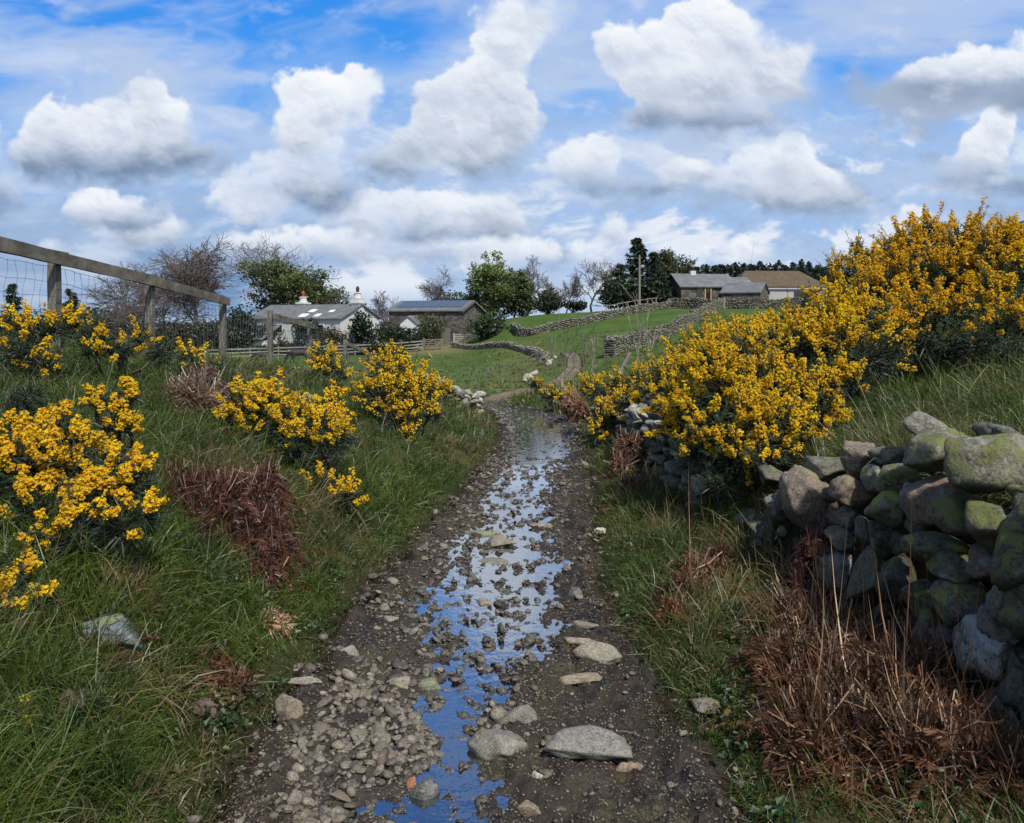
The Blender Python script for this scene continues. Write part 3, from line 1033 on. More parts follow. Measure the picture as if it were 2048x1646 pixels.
# grass has grown down the crown of the drier lane
C = lerp3(C, (1.2, 2.4, .6), dry * sst(-np.abs(TT), -.28, -.05) * sst(YY, 34, 40) * .8)
C = lerp3(C, (.75, .72, .7), sst(-TT, -.9, -.2) * sst(TT, -.2, .5) * (1 - dry))
idx = np.arange(XX.size).reshape(XX.shape)
mb = MB()
mb.add(np.stack([XX, YY, HH], -1).reshape(-1, 3), np.stack([idx[:-1, :-1], idx[:-1, 1:], idx[1:, 1:], idx[1:, :-1]], -1).reshape(-1, 4), C.reshape(-1, 3))
tag(mb.build('stony_track', M['path'], smooth=True), kind='structure')
ys = np.exp(np.linspace(np.log(1.2), np.log(28), 160))
ts = np.linspace(-1, 1, 9)
YY, TT = np.meshgrid(ys, ts, indexing='ij')
cc, ww = np.interp(YY, CH[:, 0], CH[:, 1]), np.interp(YY, CH[:, 0], CH[:, 2])
XX = cc + TT * (ww * 1.12 + 0.02)
HH = trk_z(YY) + 0.0 * XX
idx = np.arange(XX.size).reshape(XX.shape)
mb = MB()
mb.add(np.stack([XX, YY, HH], -1).reshape(-1, 3), np.stack([idx[:-1, :-1], idx[:-1, 1:], idx[1:, 1:], idx[1:, :-1]], -1).reshape(-1, 4))
tag(mb.build('water', M['water'], smooth=True), kind='structure')

# ------------------------------------------------------------------ sky dome section
NU, NV = 1500, 640
u1, v0, v1 = 1.0, -0.03, 0.80
GRID_DU, GRID_DV = 2 * u1 / (NU - 1), (v1 - v0) / (NV - 1)
U, V = np.meshgrid(np.linspace(-u1, u1, NU), np.linspace(v1, v0, NV))
C = np.clip(sky_colour(U, V), 0, 1.05)
D = unit(np.stack([U, np.ones_like(U), V], -1)) * 9500.0
D[..., 2] += EYE
idx = np.arange(NU * NV).reshape(NV, NU)
mb = MB()
mb.add(D.reshape(-1, 3), np.stack([idx[:-1, :-1], idx[:-1, 1:], idx[1:, 1:], idx[1:, :-1]], -1).reshape(-1, 4), C.reshape(-1, 3))
tag(mb.build('sky', M['sky'], smooth=True), kind='structure')
# ------------------------------------------------------------------ grass and ground cover of the banks
GORSE_SHADE = []


def scatter_xy(n, z0, z1, side_pad=1.12, power=0.0):
    y = np.exp(rng.uniform(np.log(z0), np.log(z1), n)) if power == 0 else z0 + (z1 - z0) * rng.random(n) ** power
    x = rng.uniform(-0.70 * side_pad, 0.70 * side_pad, n) * y
    return x, y


def grass_field(n_tuft, per, z0, z1, wmin, name, label_kind='stuff', lmul=1.0):
    x, y = scatter_xy(n_tuft, z0, z1)
    a = (x - trk_c(y)) / trk_w(y)
    dens = fbm(x * 1.3, y * 1.3, 3, sx=33.0)
    keep = (np.abs(a) > 1.0 + 0.20 * fbm(x * 4, y * 4, 2, sx=3.0)) | (y > 56)
    # keep clear of the stone face of the near wall
    wallx = 1.62 + 0.03 * (5 - y)
    keep &= ~((np.abs(x - wallx - 0.10) < 0.20) & (y < 5.3))
    x, y, a, dens = x[keep], y[keep], a[keep], dens[keep]
    n = len(x)
    straw_t = -0.07 * (x < 0) * (y < 9) + fbm(x * 0.8, y * 0.8, 3, sx=44.0) + 0.6 * fbm(x * 4.0, y * 4.0, 2, sx=47.0) + np.where((x > 0) & (x < 1.7) & (y < 16), 0.10, 0.0) + np.where(y > 9, 0.06, 0)
    tl = 0.12 + 0.22 * np.clip(rng.normal(0.5, 0.3, n) + dens * 1.2, 0.05, 1.4)
    edge = np.clip((np.abs(a) - 0.95) / 0.50, 0.26, 1)
    tl = tl * edge * lmul * (1 - .35 * sst(y, 11, 18) * (x < -2))
    X = np.repeat(x, per) + rng.normal(0, 0.028, n * per) * np.repeat(np.sqrt(y / 3), per)
    Y = np.repeat(y, per) + rng.normal(0, 0.028, n * per) * np.repeat(np.sqrt(y / 3), per)
    T = np.repeat(tl, per) * rng.uniform(0.5, 1.25, n * per)
    S = np.repeat(straw_t, per) + rng.normal(0, 0.16, n * per)
    Zg = ground(X, Y)
    ab = np.abs(X - trk_c(Y)) / trk_w(Y)
    ok = (ab > 0.93) | (Y > 56)
    brk = (X > .92 - .05 * (3.3 - Y)) & (X < 1.75) & (Y > 2.2) & (Y < 3.75) & (rng.random(len(X)) < .86)
    brk |= (((X + 1.60 + (Y - 4.6) * .2) / .42) ** 2 + ((Y - 4.62) / .28) ** 2 < 1) & (rng.random(len(X)) < .9)
    ok &= ~brk
    X, Y, T, S, Zg = X[ok], Y[ok], T[ok], S[ok], Zg[ok]
    N = len(X)
    hx = np.repeat(rng.normal(0, 0.33, n), per)[ok]
    hy = np.repeat(rng.normal(0, 0.33, n), per)[ok]
    # blades lean down the slope of the banks
    e = 0.08
    sx = -(ground(X + e, Y, False) - ground(X - e, Y, False)) / (2 * e)
    dirn = unit(np.stack([hx + rng.normal(0, 0.28, N) + 0.45 * sx, hy + rng.normal(0, 0.28, N) - 0.08, np.full(N, 1.0)], 1))
    is_straw = S > 0.26
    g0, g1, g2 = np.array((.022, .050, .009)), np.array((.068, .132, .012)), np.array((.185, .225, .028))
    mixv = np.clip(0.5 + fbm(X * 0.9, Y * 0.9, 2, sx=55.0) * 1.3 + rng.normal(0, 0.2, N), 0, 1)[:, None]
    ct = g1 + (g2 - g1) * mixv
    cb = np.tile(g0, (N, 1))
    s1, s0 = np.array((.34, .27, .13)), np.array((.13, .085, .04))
    ct = np.where(is_straw[:, None], s1 * rng.uniform(0.5, 1.15, (N, 1)), ct)
    cb = np.where(is_straw[:, None], s0, cb)
    far = sst(Y, 8, 30)[:, None]
    ct = ct * (1 + 0.35 * far)
    mb = MB()
    base = np.stack([X, Y, Zg - 0.01], 1)
    wd = np.maximum(wmin, 0.00085 * Y) * rng.uniform(0.7, 1.3, N)
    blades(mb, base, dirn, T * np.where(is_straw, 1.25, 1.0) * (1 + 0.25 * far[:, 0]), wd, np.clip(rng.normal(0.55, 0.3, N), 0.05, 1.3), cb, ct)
    return tag(mb.build(name, M['grass'], smooth=True), kind='stuff')


grass_field(17000, 16, 1.35, 7.0, 0.0046, 'grass')
grass_field(13000, 12, 6.5, 30.0, 0.006, 'grass')
grass_field(4200, 8, 28.0, 75.0, 0.010, 'grass', lmul=1.15)

# low broad-leaved plants and moss cushions among the grass
n = 1500
x, y = scatter_xy(n, 1.8, 14.0)
a = np.abs(x - trk_c(y)) / trk_w(y)
k = (a > 1.0) & (a < 2.6) & ~((x > 1.4) & (x < 2.3) & (y < 5.3))
x, y = x[k], y[k]
per = 16
X = np.repeat(x, per) + rng.normal(0, .035, len(x) * per)
Y = np.repeat(y, per) + rng.normal(0, .035, len(x) * per)
cl = np.repeat(np.where(rng.random((len(x), 1)) < .7, np.array((.045, .095, .02))[None], np.array((.12, .10, .03))[None]) * rng.uniform(.6, 1.3, (len(x), 1)), per, 0) * rng.uniform(.7, 1.3, (len(X), 1))
mb = MB()
quads_at(mb, np.stack([X, Y, ground(X, Y) + rng.uniform(.01, .07, len(X))], 1), unit(np.stack([rng.normal(0, .5, len(X)), rng.normal(0, .5, len(X)), np.ones(len(X))], 1)), rng.uniform(.006, .016, len(X)), cl, 1.1, .3)
tag(mb.build('ground_cover', M['leaf'], smooth=False), kind='stuff')

# long bleached stalks arching out of the banks
mb = MB()
n = 900
x, y = scatter_xy(n, 1.8, 16.0)
k = (np.abs(x - trk_c(y)) / trk_w(y) > 1.35) & ~((x > 1.4) & (x < 2.1) & (y < 5.3))
x, y = x[k], y[k]
n = len(x)
d = unit(np.stack([rng.normal(0, .55, n), rng.normal(-.1, .45, n), np.ones(n)], 1))
blades(mb, np.stack([x, y, ground(x, y)], 1), d, rng.uniform(.25, .62, n), np.maximum(.0022, .0006 * y), rng.uniform(.1, .8, n), (.20, .17, .07), (.42, .36, .20))
tag(mb.build('dry_grass', M['grass'], smooth=True), kind='stuff')

# ------------------------------------------------------------------ stones of the track
def place_rock(name, mat, seed, cen, dims, sub=3, rot=(0, 0, 0), rough=0.05, sharp=14.0, c=(1, 1, 1), parent=None, planes=16):
    v, f = rock(seed, dims, sub, sharp, rough, planes)
    v = v @ rotm(*rot).T
    mb = MB()
    mb.add(v, f, c)
    o = mb.build(name, mat, parent, smooth=True)
    o.location = cen
    return o


def on_track(px, py, Z=None):
    """where the sight line to (px, py) meets the track"""
    Z = 3.0
    for _ in range(40):
        x = (px - 1024) / F * Z
        z = trk_z(Z) + 0.02
        Z = 0.5 * Z + 0.5 * (EYE - z) * F / (py - HY)
    return np.array([(px - 1024) / F * Z, Z, float(bed(np.array([(px - 1024) / F * Z]), np.array([Z]))[0])])


BIG = [  # px, py of base centre, width px, height (m), depth ratio, label, material, tint
    (1003, 1500, 142, .055, .85, 'flat grey slab with straight front edge beside the stream, left of the bluish slab', 'path_stone', (1.15, 1.15, 1.1)),
    (1180, 1520, 190, .045, .75, 'largest flat slab in the track, bluish grey with a pale worn top', 'path_stone', (1.15, 1.18, 1.2)),
    (1258, 1535, 64, .022, .5, 'thin brownish sliver of stone just below the largest bluish slab', 'path_stone', (1.4, 1.15, .95)),
    (1172, 1362, 112, .022, .45, 'long flat buff stone in the mud below the pointed grey one', 'path_stone', (1.45, 1.3, 1.1)),
    (1195, 1325, 104, .055, .6, 'pointed pale grey stone half sunk at the right of the stream', 'path_stone', (1.3, 1.25, 1.15)),
    (1155, 1292, 70, .03, .5, 'small pale stone near the right verge above the pointed grey stone', 'path_stone', (1.4, 1.25, 1.1)),
    (1168, 1256, 62, .02, .4, 'narrow flat stone nearest the tussocks on the right of the stream', 'path_stone', (1.2, 1.1, 1.0)),
    (572, 1440, 74, .06, .8, 'domed brown stone at the grassy left edge of the track', 'path_stone', (1.15, 1.05, .9)),
    (612, 1385, 74, .02, .4, 'long thin pale stone above the domed brown stone', 'path_stone', (1.35, 1.3, 1.2)),
    (848, 1582, 60, .055, .9, 'rounded dark wet stone standing in the nearest pool', 'wet_stone', (1.1, 1.15, 1.2)),
    (825, 1562, 26, .035, .9, 'small orange brown stone against the dark stone in the nearest pool', 'path_stone', (1.9, .95, .55)),
    (1045, 1435, 86, .045, .7, 'sloping grey stone directly above the flat grey slab', 'path_stone', (1.1, 1.1, 1.05)),
    (862, 1368, 56, .05, .8, 'grey stone mottled with moss left of the narrow channel', 'path_stone', (1.0, 1.1, .85)),
    (800, 1374, 50, .03, .7, 'pale flat stone in moss left of the grey mottled stone', 'path_stone', (1.35, 1.3, 1.15)),
    (700, 1320, 44, .035, .8, 'light round stone on the left gravel, halfway up the wide pool', 'path_stone', (1.3, 1.25, 1.2)),
    (972, 1200, 40, .045, .8, 'brown peaked stone in the middle of the wide pool', 'path_stone', (1.35, 1.2, 1.0)),
    (1152, 1192, 34, .04, .8, 'dark blocky stone at the right end of the wide pool', 'wet_stone', (1.2, 1.2, 1.2)),
    (985, 1118, 84, .035, .6, 'long low stone bar crossing the upper pool', 'path_stone', (1.1, 1.15, .95)),
    (1003, 1085, 60, .045, .7, 'grey hump of stone above the long low bar', 'path_stone', (1.15, 1.15, 1.0)),
    (965, 1062, 86, .03, .6, 'broad mossy stone at the left of the upper stream', 'path_stone', (1.0, 1.15, .85)),
    (1088, 1050, 62, .02, .5, 'flat grey stone between two bright riffles', 'path_stone', (1.2, 1.2, 1.15)),
    (785, 1238, 44, .018, .5, 'thin pale stone on the mud left of the wide pool', 'path_stone', (1.45, 1.4, 1.3)),
    (1075, 1562, 30, .022, .7, 'small near-white stone below the two flat slabs', 'path_stone', (2.1, 2.05, 2.0)),
    (1200, 1070, 26, .02, .6, 'single white stone at the right foot of the bank', 'path_stone', (2.6, 2.6, 2.5)),
    (1060, 1620, 52, .03, .7, 'brown mottled stone at the lower edge, right of the nearest pool', 'path_stone', (1.2, 1.05, .85)),
]
for i, (px, py, wpx, hm, dr, lab, mt, cc) in enumerate(BIG):
    p = on_track(px, py)
    wm = wpx * p[1] / F
    dm = wm * dr * .78
    o = place_rock('stone', M[mt], 900 + i, (p[0], p[1] + dm * 0.1, p[2] + hm * 0.15), (wm, dm, hm * 2.2), 4, (rng.normal(0, .04), rng.normal(0, .04), rng.normal(0, .15)), 0.07, 40.0, cc, None, 14)
    tag(o, lab, 'stone', 'named stones of the track')

# loose stones: the 240 that show largest are objects of their own, everything smaller is gravel
n = 60000
y = np.exp(rng.uniform(np.log(1.9), np.log(24), n))
t = rng.uniform(-1.02, 1.02, n)
x = trk_c(y) + t * trk_w(y)
clus = fbm(x * 2.2, y * 2.2, 3, sx=21.0)
prob = 0.05 + 0.60 * clus + 0.42 * ch_prof(x, y) * (y > 3.1) + 0.34 * ((y < 3.5) & (t < .05) & (t > -.72)) - 0.10 * (t > .35) * (y < 5) - 0.05 * (np.abs(t) > .8)
keep = rng.random(n) < np.clip(prob, 0.015, 1)
x, y, t = x[keep][:30000], y[keep][:30000], t[keep][:30000]
size = 0.012 + 0.018 * rng.random(len(x)) ** 1.5 + 0.036 * rng.random(len(x)) ** 8
size = size * (1 + 0.05 * np.minimum(y, 12))
size *= np.where(t > .4, .85, 1.0) * np.where(ch_prof(x, y) > .5, .75, 1.0)
bx_ = np.array([on_track(b[0], b[1])[:2] for b in BIG])
bw = np.array([b[2] * on_track(b[0], b[1])[1] / F * 0.5 for b in BIG])
dd = np.sqrt(((np.stack([x, y], 1)[:, None] - bx_[None]) ** 2).sum(-1))
free = (dd > bw[None] * 0.95 + 0.005).all(1)
x, y, t, size = x[free], y[free], t[free], size[free]
size *= np.clip(1.15 - 0.0 * y, .5, 1.2)
rk = np.argsort(-(size / y) - 0.02 * (y > 12))
big = rk[:240]
small = rk[240:]
zb = bed(x, y)
PROTO = []
for k in range(10):
    v, f = rock(300 + k, (1, rng.uniform(.6, .95), rng.uniform(.32, .52)), 3, 34.0, 0.07, 15)
    PROTO.append((v, f))
PM = []
for k, (v, f) in enumerate(PROTO):
    for mt, tn in (('path_stone', (1.15, 1.1, 1.0)), ('wet_stone', (1, 1, 1)), ('path_stone', (1.5, 1.3, 1.1))):
        mb = MB()
        mb.add(v, f, tn)
        o = mb.build('stone', M[mt], smooth=True)
        PM.append((o, mt, tn))
used = set()
LAB = {('path_stone', 1.15): 'loose grey stone lying dry on the stony track', ('wet_stone', 1): 'loose dark wet stone lying in the stream', ('path_stone', 1.5): 'loose pale buff stone lying on the stony track'}
for i in big:
    wetc = zb[i] < trk_z(y[i]) + 0.004 or (y[i] > 3.5 and rng.random() < .55)
    cand = [j for j in range(len(PM)) if (PM[j][1] == 'wet_stone') == bool(wetc)]
    j = int(rng.choice(cand))
    src, mt, tn = PM[j]
    if j in used:
        o = src.copy()
        COL.objects.link(o)
    else:
        o = src
        used.add(j)
    s = size[i] * 1.35
    o.location = (x[i], y[i], zb[i] + s * 0.05)
    o.rotation_euler = (rng.normal(0, .25), rng.normal(0, .25), rng.uniform(0, 6.28))
    o.scale = (s, s * rng.uniform(.75, 1.1), s * rng.uniform(.8, 1.2))
    tag(o, LAB[(mt, tn[0])], 'stone', 'loose stones strewn over the track')
for j, (o, _, _) in enumerate(PM):
    if j not in used:
        bpy.data.objects.remove(o)
GP = [rock(400 + k, (1, rng.uniform(.6, 1.0), rng.uniform(.4, .7)), 1 if k < 3 else 2, 26.0, 0.05, 8) for k in range(9)]


def bake_rocks(mb, xs, ys_, zs, ss, cols, protos):
    pick = rng.integers(0, len(protos), len(xs))
    for k, (v, f) in enumerate(protos):
        s = np.where(pick == k)[0]
        m = len(s)
        if not m:
            continue
        a = rng.uniform(0, 6.28, m)
        ca, sa = np.cos(a), np.sin(a)
        sc = ss[s][:, None] * np.stack([np.ones(m), rng.uniform(.7, 1.1, m), rng.uniform(.8, 1.3, m)], 1)
        lv = v[None] * sc[:, None]
        tl = rng.normal(0, .25, m)
        lz = lv[..., 2] + lv[..., 0] * tl[:, None]
        X = lv[..., 0] * ca[:, None] - lv[..., 1] * sa[:, None] + xs[s][:, None]
        Y = lv[..., 0] * sa[:, None] + lv[..., 1] * ca[:, None] + ys_[s][:, None]
        Zq = lz + zs[s][:, None]
        mb.add(np.stack([X, Y, Zq], -1).reshape(-1, 3), (f[None] + (np.arange(m) * len(v))[:, None, None]).reshape(-1, 3), np.repeat(cols[s], len(v), axis=0))


wet = (zb[small] < trk_z(y[small]) + 0.010) | ((y[small] > 3.5) & (rng.random(len(small)) < .6))
for w_, mt in ((False, 'path_stone'), (True, 'wet_stone')):
    s = small[wet == w_]
    mb = MB()
    cols = np.array((1.0, .93, .84))[None] * rng.uniform(.45, 1.35, (len(s), 1)) * (1 + rng.normal(0, .03, (len(s), 3)))
    bake_rocks(mb, x[s], y[s], zb[s] + size[s] * 0.05, size[s] * 1.15, np.clip(cols, .1, 3), GP)
    tag(mb.build('gravel', M[mt], smooth=True), kind='stuff')
# fine grit
n = 46000
y = np.exp(rng.uniform(np.log(1.9), np.log(9), n))
t = rng.uniform(-.93, .93, n)
x = trk_c(y) + t * trk_w(y)
k = rng.random(n) < np.clip(0.55 + fbm(x * 3, y * 3, 3, sx=88.) * 1.5 - .12 * (t > .4), .06, 1)
x, y = x[k], y[k]
mb = MB()
zb = bed(x, y)
bake_rocks(mb, x, y, zb + .001, rng.uniform(.004, .012, len(x)) * (1 + .08 * y), np.array((1.0, .9, .78))[None] * rng.uniform(.3, 1.3, (len(x), 1)), [rock(450 + q_, (1, .8, .6), 1, 8, 0, 6) for q_ in range(3)])
tag(mb.build('gravel', M['path_stone'], smooth=True), kind='stuff')

# blades, moss tufts and fallen bits along the trodden edge
n = 9000
y = np.exp(rng.uniform(np.log(1.7), np.log(14), n))
sd_ = np.where(rng.random(n) < .5, -1, 1)
t = sd_ * (1.0 - np.abs(rng.normal(0, .16, n)))
x = trk_c(y) + t * trk_w(y)
k = (rng.random(n) < np.clip(.35 + 1.6 * fbm(x * 2.6, y * 2.6, 3, sx=130.), 0, 1)) | (np.abs(t) > .97)
x, y, t = x[k], y[k], t[k]
n = len(x)
z = np.maximum(bed(x, y), np.where(np.abs(t) > .9, ground(x, y), -9)) - .004
green = rng.random((n, 1)) < .55
cc_ = np.where(green, np.array((.06, .11, .018))[None] * rng.uniform(.5, 1.4, (n, 1)), np.array((.16, .105, .06))[None] * rng.uniform(.4, 1.3, (n, 1)))
d_ = unit(np.stack([rng.normal(0, .8, n), rng.normal(0, .8, n), np.where(green[:, 0], 1.0, .12)], 1))
mb = MB()
blades(mb, np.stack([x, y, z + np.where(green[:, 0], 0, .008)], 1), d_, np.where(green[:, 0], rng.uniform(.02, .07, n), rng.uniform(.03, .12, n)), np.maximum(.0028, .0008 * y), rng.uniform(0, .5, n), cc_ * .7, cc_)
tag(mb.build('grass', M['grass'], smooth=True), kind='stuff')

# stones sitting in the banks
BANK = [
    (222, 1372, 3.25, (.30, .26, .15), 'stone_grey', (.9, 1.1, 1.35), (0, .15, .2), 'bluish boulder lying in long grass on the left bank'),
    (408, 1432, 3.15, (.10, .12, .10), 'stone_pink', (.6, .5, .45), (0, .4, .3), 'small brown stone poking from the foot of the left bank'),
    (1410, 1432, 3.25, (.12, .14, .09), 'stone_grey', (1.1, 1.05, 1.0), (0, .2, .4), 'small grey stone in the grass at the right edge of the track'),
    (608, 815, 9.0, (.26, .3, .2), 'stone_grey', (1.1, 1.15, 1.2), (0, .1, 0), 'pale grey boulder behind the gorse on the left bank'),
    (428, 945, 5.3, (.12, .12, .08), 'stone_grey', (1, 1, 1), (0, 0, 0), 'flat mossy stone above the big heap of dead bracken'),
    (1232, 1215, 4.6, (.06, .06, .05), 'stone_grey', (1.0, .95, .85), (0, .4, 0), 'small stone in the right tussocks beside the stream'),
]
for i, (px, py, Z, dims, mt, tn, rot, lab) in enumerate(BANK):
    p = P(px, py, Z)
    g = gz(p[0], p[1])
    tag(place_rock('boulder', M[mt], 700 + i, (p[0], p[1], g + dims[2] * .12), dims, 4, rot, .07, 24., tn), lab, 'stone')

# ------------------------------------------------------------------ near dry stone wall
def wallZ(px):
    return 3059.0 / (px - 916.0)


S_ = .292
WS = [  # centre (crop px), width, height, rotation, material, tint, depth offset
    (1400, 150, 340, 200, -8, 'stone_grey', (1.0, 1.05, 1.1), .42), (1465, 325, 520, 320, 8, 'stone_lichen', (1.05, 1.1, 1.1), .12), (1800, 400, 600, 420, 12, 'stone_lichen', (.95, 1.0, .95), .06),
    (1860, 180, 270, 150, 0, 'stone_grey', (.6, .65, .7), .40), (1110, 345, 250, 150, 4, 'stone_grey', (.85, .9, .9), .26), (905, 360, 190, 250, -6, 'stone_pink', (.85, .85, .85), .16),
    (1150, 490, 260, 190, 14, 'stone_lichen', (.8, .85, .75), .06), (1015, 490, 120, 170, 0, 'stone_grey', (1.1, 1.15, 1.2), .12), (885, 590, 270, 220, 10, 'stone_pink', (.8, .75, .7), .05),
    (565, 640, 330, 420, 24, 'stone_pink', (1.0, 1.0, 1.0), -.02), (690, 400, 270, 140, 4, 'stone_grey', (.75, .8, .8), .24), (530, 480, 230, 140, 12, 'stone_grey', (.85, .95, 1.0), .14),
    (400, 580, 130, 60, -8, 'stone_grey', (1.15, 1.15, 1.2), .02), (350, 690, 120, 170, 15, 'stone_grey', (.9, .95, 1.1), .03), (180, 800, 210, 240, 5, 'stone_grey', (.8, .9, .9), .05),
    (258, 835, 110, 110, 0, 'stone_grey', (.6, .7, .8), -.02), (230, 920, 120, 90, 5, 'stone_grey', (.8, .85, .9), -.03), (170, 1010, 190, 130, 0, 'stone_pink', (.7, .65, .6), .0),
    (745, 760, 100, 150, -5, 'stone_pink', (.6, .55, .5), .05), (845, 765, 130, 140, 0, 'stone_grey', (.85, .85, .85), .03), (1135, 690, 260, 210, -6, 'stone_patch', (.9, .95, .85), .0),
    (1380, 660, 260, 370, -28, 'stone_pink', (.75, .72, .72), .03), (1610, 730, 360, 310, -8, 'stone_lichen', (.85, .8, .75), .0), (1880, 810, 320, 370, 6, 'stone_lichen', (.8, .85, .85), -.02),
    (1100, 885, 210, 240, 6, 'stone_grey', (.45, .45, .45), .03), (810, 900, 200, 155, -8, 'stone_grey', (.8, .82, .75), .0), (1440, 965, 430, 260, -6, 'stone_patch', (.7, .75, .7), -.03),
    (1600, 1090, 330, 170, -4, 'stone_lichen', (.7, .7, .65), .0), (1860, 1090, 290, 220, 5, 'stone_pink', (.5, .47, .45), .02), (775, 1180, 320, 390, 8, 'stone_white', (.9, .85, .8), -.05),
    (1020, 1140, 190, 440, -16, 'stone_grey', (.75, .75, .72), -.01), (1210, 1200, 260, 310, 0, 'stone_grey', (.5, .5, .48), .04), (1365, 1310, 290, 250, 0, 'stone_patch', (.6, .6, .55), .0),
    (1610, 1320, 340, 370, 5, 'stone_patch', (.75, .8, .85), -.04), (1945, 1310, 200, 250, 0, 'stone_grey', (.8, .85, .9), -.03), (415, 1180, 230, 340, -8, 'stone_grey', (.7, .75, .75), -.02),
    (935, 1330, 120, 240, 0, 'stone_pink', (.55, .5, .48), -.01), (1540, 1570, 190, 230, 0, 'stone_grey', (.6, .55, .5), .0), (1860, 1500, 220, 270, 12, 'stone_white', (.8, .85, .9), -.03),
    (330, 970, 150, 110, 0, 'stone_grey', (.5, .38, .25), .03), (700, 1370, 110, 90, 0, 'stone_grey', (.5, .5, .45), .0), (940, 850, 110, 230, 6, 'stone_grey', (.55, .58, .62), .04),
    (1270, 560, 120, 110, 20, 'stone_grey', (.7, .8, .95), .06), (310, 830, 110, 210, 0, 'stone_grey', (.5, .5, .45), .05), (560, 980, 190, 170, 0, 'stone_grey', (.35, .33, .3), .08), (500, 1330, 170, 200, 0, 'stone_grey', (.4, .38, .35), .06),
    (1130, 1450, 280, 220, 0, 'stone_grey', (.4, .38, .34), .08), (1330, 1540, 240, 230, 0, 'stone_grey', (.3, .3, .28), .12), (1700, 1600, 220, 200, 0, 'stone_grey', (.5, .5, .5), .05), (2080, 1050, 220, 240, 0, 'stone_grey', (.6, .6, .6), .05), (2100, 650, 200, 260, 0, 'stone_grey', (.6, .6, .6), .08),
]
WS = [(1450 + a * S_, 820 + b * S_, c_ * S_, d_ * S_, r_, m_, t_, o_) for (a, b, c_, d_, r_, m_, t_, o_) in WS]
WS += [(1985, 1305, 118, 170, 6, 'stone_white', (.75, .8, .85), -.05), (1945, 1445, 150, 95, 0, 'stone_grey', (.65, .75, .8), -.06), (2022, 1500, 80, 160, 0, 'stone_grey', (.9, .95, 1.0), -.06), (1998, 1412, 60, 50, 0, 'stone_grey', (.8, .8, .8), -.06),
       (1930, 1370, 90, 90, 0, 'stone_grey', (.45, .4, .35), .03), (1890, 1320, 80, 150, 4, 'stone_pink', (.5, .45, .4), -.01), (2040, 1380, 60, 120, 0, 'stone_grey', (.6, .65, .7), -.02), (1900, 1480, 120, 90, 0, 'stone_grey', (.3, .28, .25), .04), (2075, 1200, 110, 160, 0, 'stone_grey', (.6, .6, .6), .02),
       (1800, 1330, 110, 90, 0, 'stone_grey', (.35, .33, .3), .06), (1720, 1290, 120, 80, 0, 'stone_grey', (.35, .33, .3), .08), (1560, 1010, 40, 60, 0, 'stone_grey', (.7, .75, .8), .05), (1545, 955, 60, 40, -12, 'stone_grey', (.6, .62, .65), .2)]
LABW = {'stone_lichen': 'boulder crusted all over with yellow green lichen', 'stone_patch': 'dark boulder with bold yellow lichen patches', 'stone_white': 'boulder with streaks of white crust', 'stone_pink': 'pinkish granite boulder', 'stone_grey': None}
wall = thing('dry_stone_wall', 'tumbledown wall of big lichened boulders rising at the right of the track', 'stone wall', (1.7, 3.6, 0.0))
wl = np.array((1.7, 3.6, 0.0))
for i, (px, py, wp, hp, rot, mt, tn, off) in enumerate(WS):
    Z = wallZ(px) + off
    # stones at the back keep their apparent place and size
    c0 = P(px, py, Z)
    kk = float(np.interp(wp, [40, 90, 150], [1.32, 1.2, 1.03]))
    wm, hm = wp * Z / F * kk, hp * Z / F * kk
    dm = 0.5 * (wm + hm) * rng.uniform(.95, 1.25)
    yaw = rng.normal(0, .15) - 0.25
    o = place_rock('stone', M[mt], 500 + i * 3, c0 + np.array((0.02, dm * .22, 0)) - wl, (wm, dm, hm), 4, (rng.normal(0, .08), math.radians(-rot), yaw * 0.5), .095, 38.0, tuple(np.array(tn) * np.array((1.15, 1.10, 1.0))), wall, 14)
    if LABW[mt]:
        o['label'] = LABW[mt]
# small packing stones wedged between the boulders
r_ = np.random.default_rng(41)
for k in range(46):
    px, py = r_.uniform(1545, 2060), r_.uniform(905, 1420)
    if py < np.interp(px, [1545, 1640, 1800, 2048], [1000, 930, 900, 870]) or py > np.interp(px, [1545, 1700, 2048], [1230, 1300, 1560]):
        continue
    Z = wallZ(px) + .10
    c0 = P(px, py, Z) - wl
    sz = r_.uniform(.05, .10)
    place_rock('stone', M['stone_grey' if k % 3 else 'stone_pink'], 2600 + k, c0, (sz * 1.3, sz, sz), 3, tuple(r_.normal(0, .5, 3)), .07, 24., tuple(np.array((.62, .6, .56)) * r_.uniform(.6, 1.3)), wall, 16)
mb = MB()
for (za, zb_) in ((2.2, 5.35),):
    zz = np.linspace(za, zb_, 14)
    xx = 1.587 + (4.9 - zz) * .068 + 0.20
    top = np.interp(zz, [2.2, 2.9, 3.6, 4.3, 4.9, 5.35], [1.05, .92, .78, .66, .45, .2])
    v, f = [], []
    for a_, b_, c_ in zip(xx, zz, top):
        v += [(a_, b_, -.15), (a_ + .04, b_, c_), (a_ + .35, b_, c_), (a_ + .35, b_, -.15)]
    for k in range(len(zz) - 1):
        for m in range(4):
            f.append((k * 4 + m, k * 4 + (m + 1) % 4, k * 4 + 4 + (m + 1) % 4, k * 4 + 4 + m))
    mb.add(np.array(v) - wl, np.array(f), (.05, .042, .035))
mb.build('earth_core', M['bark'], wall)
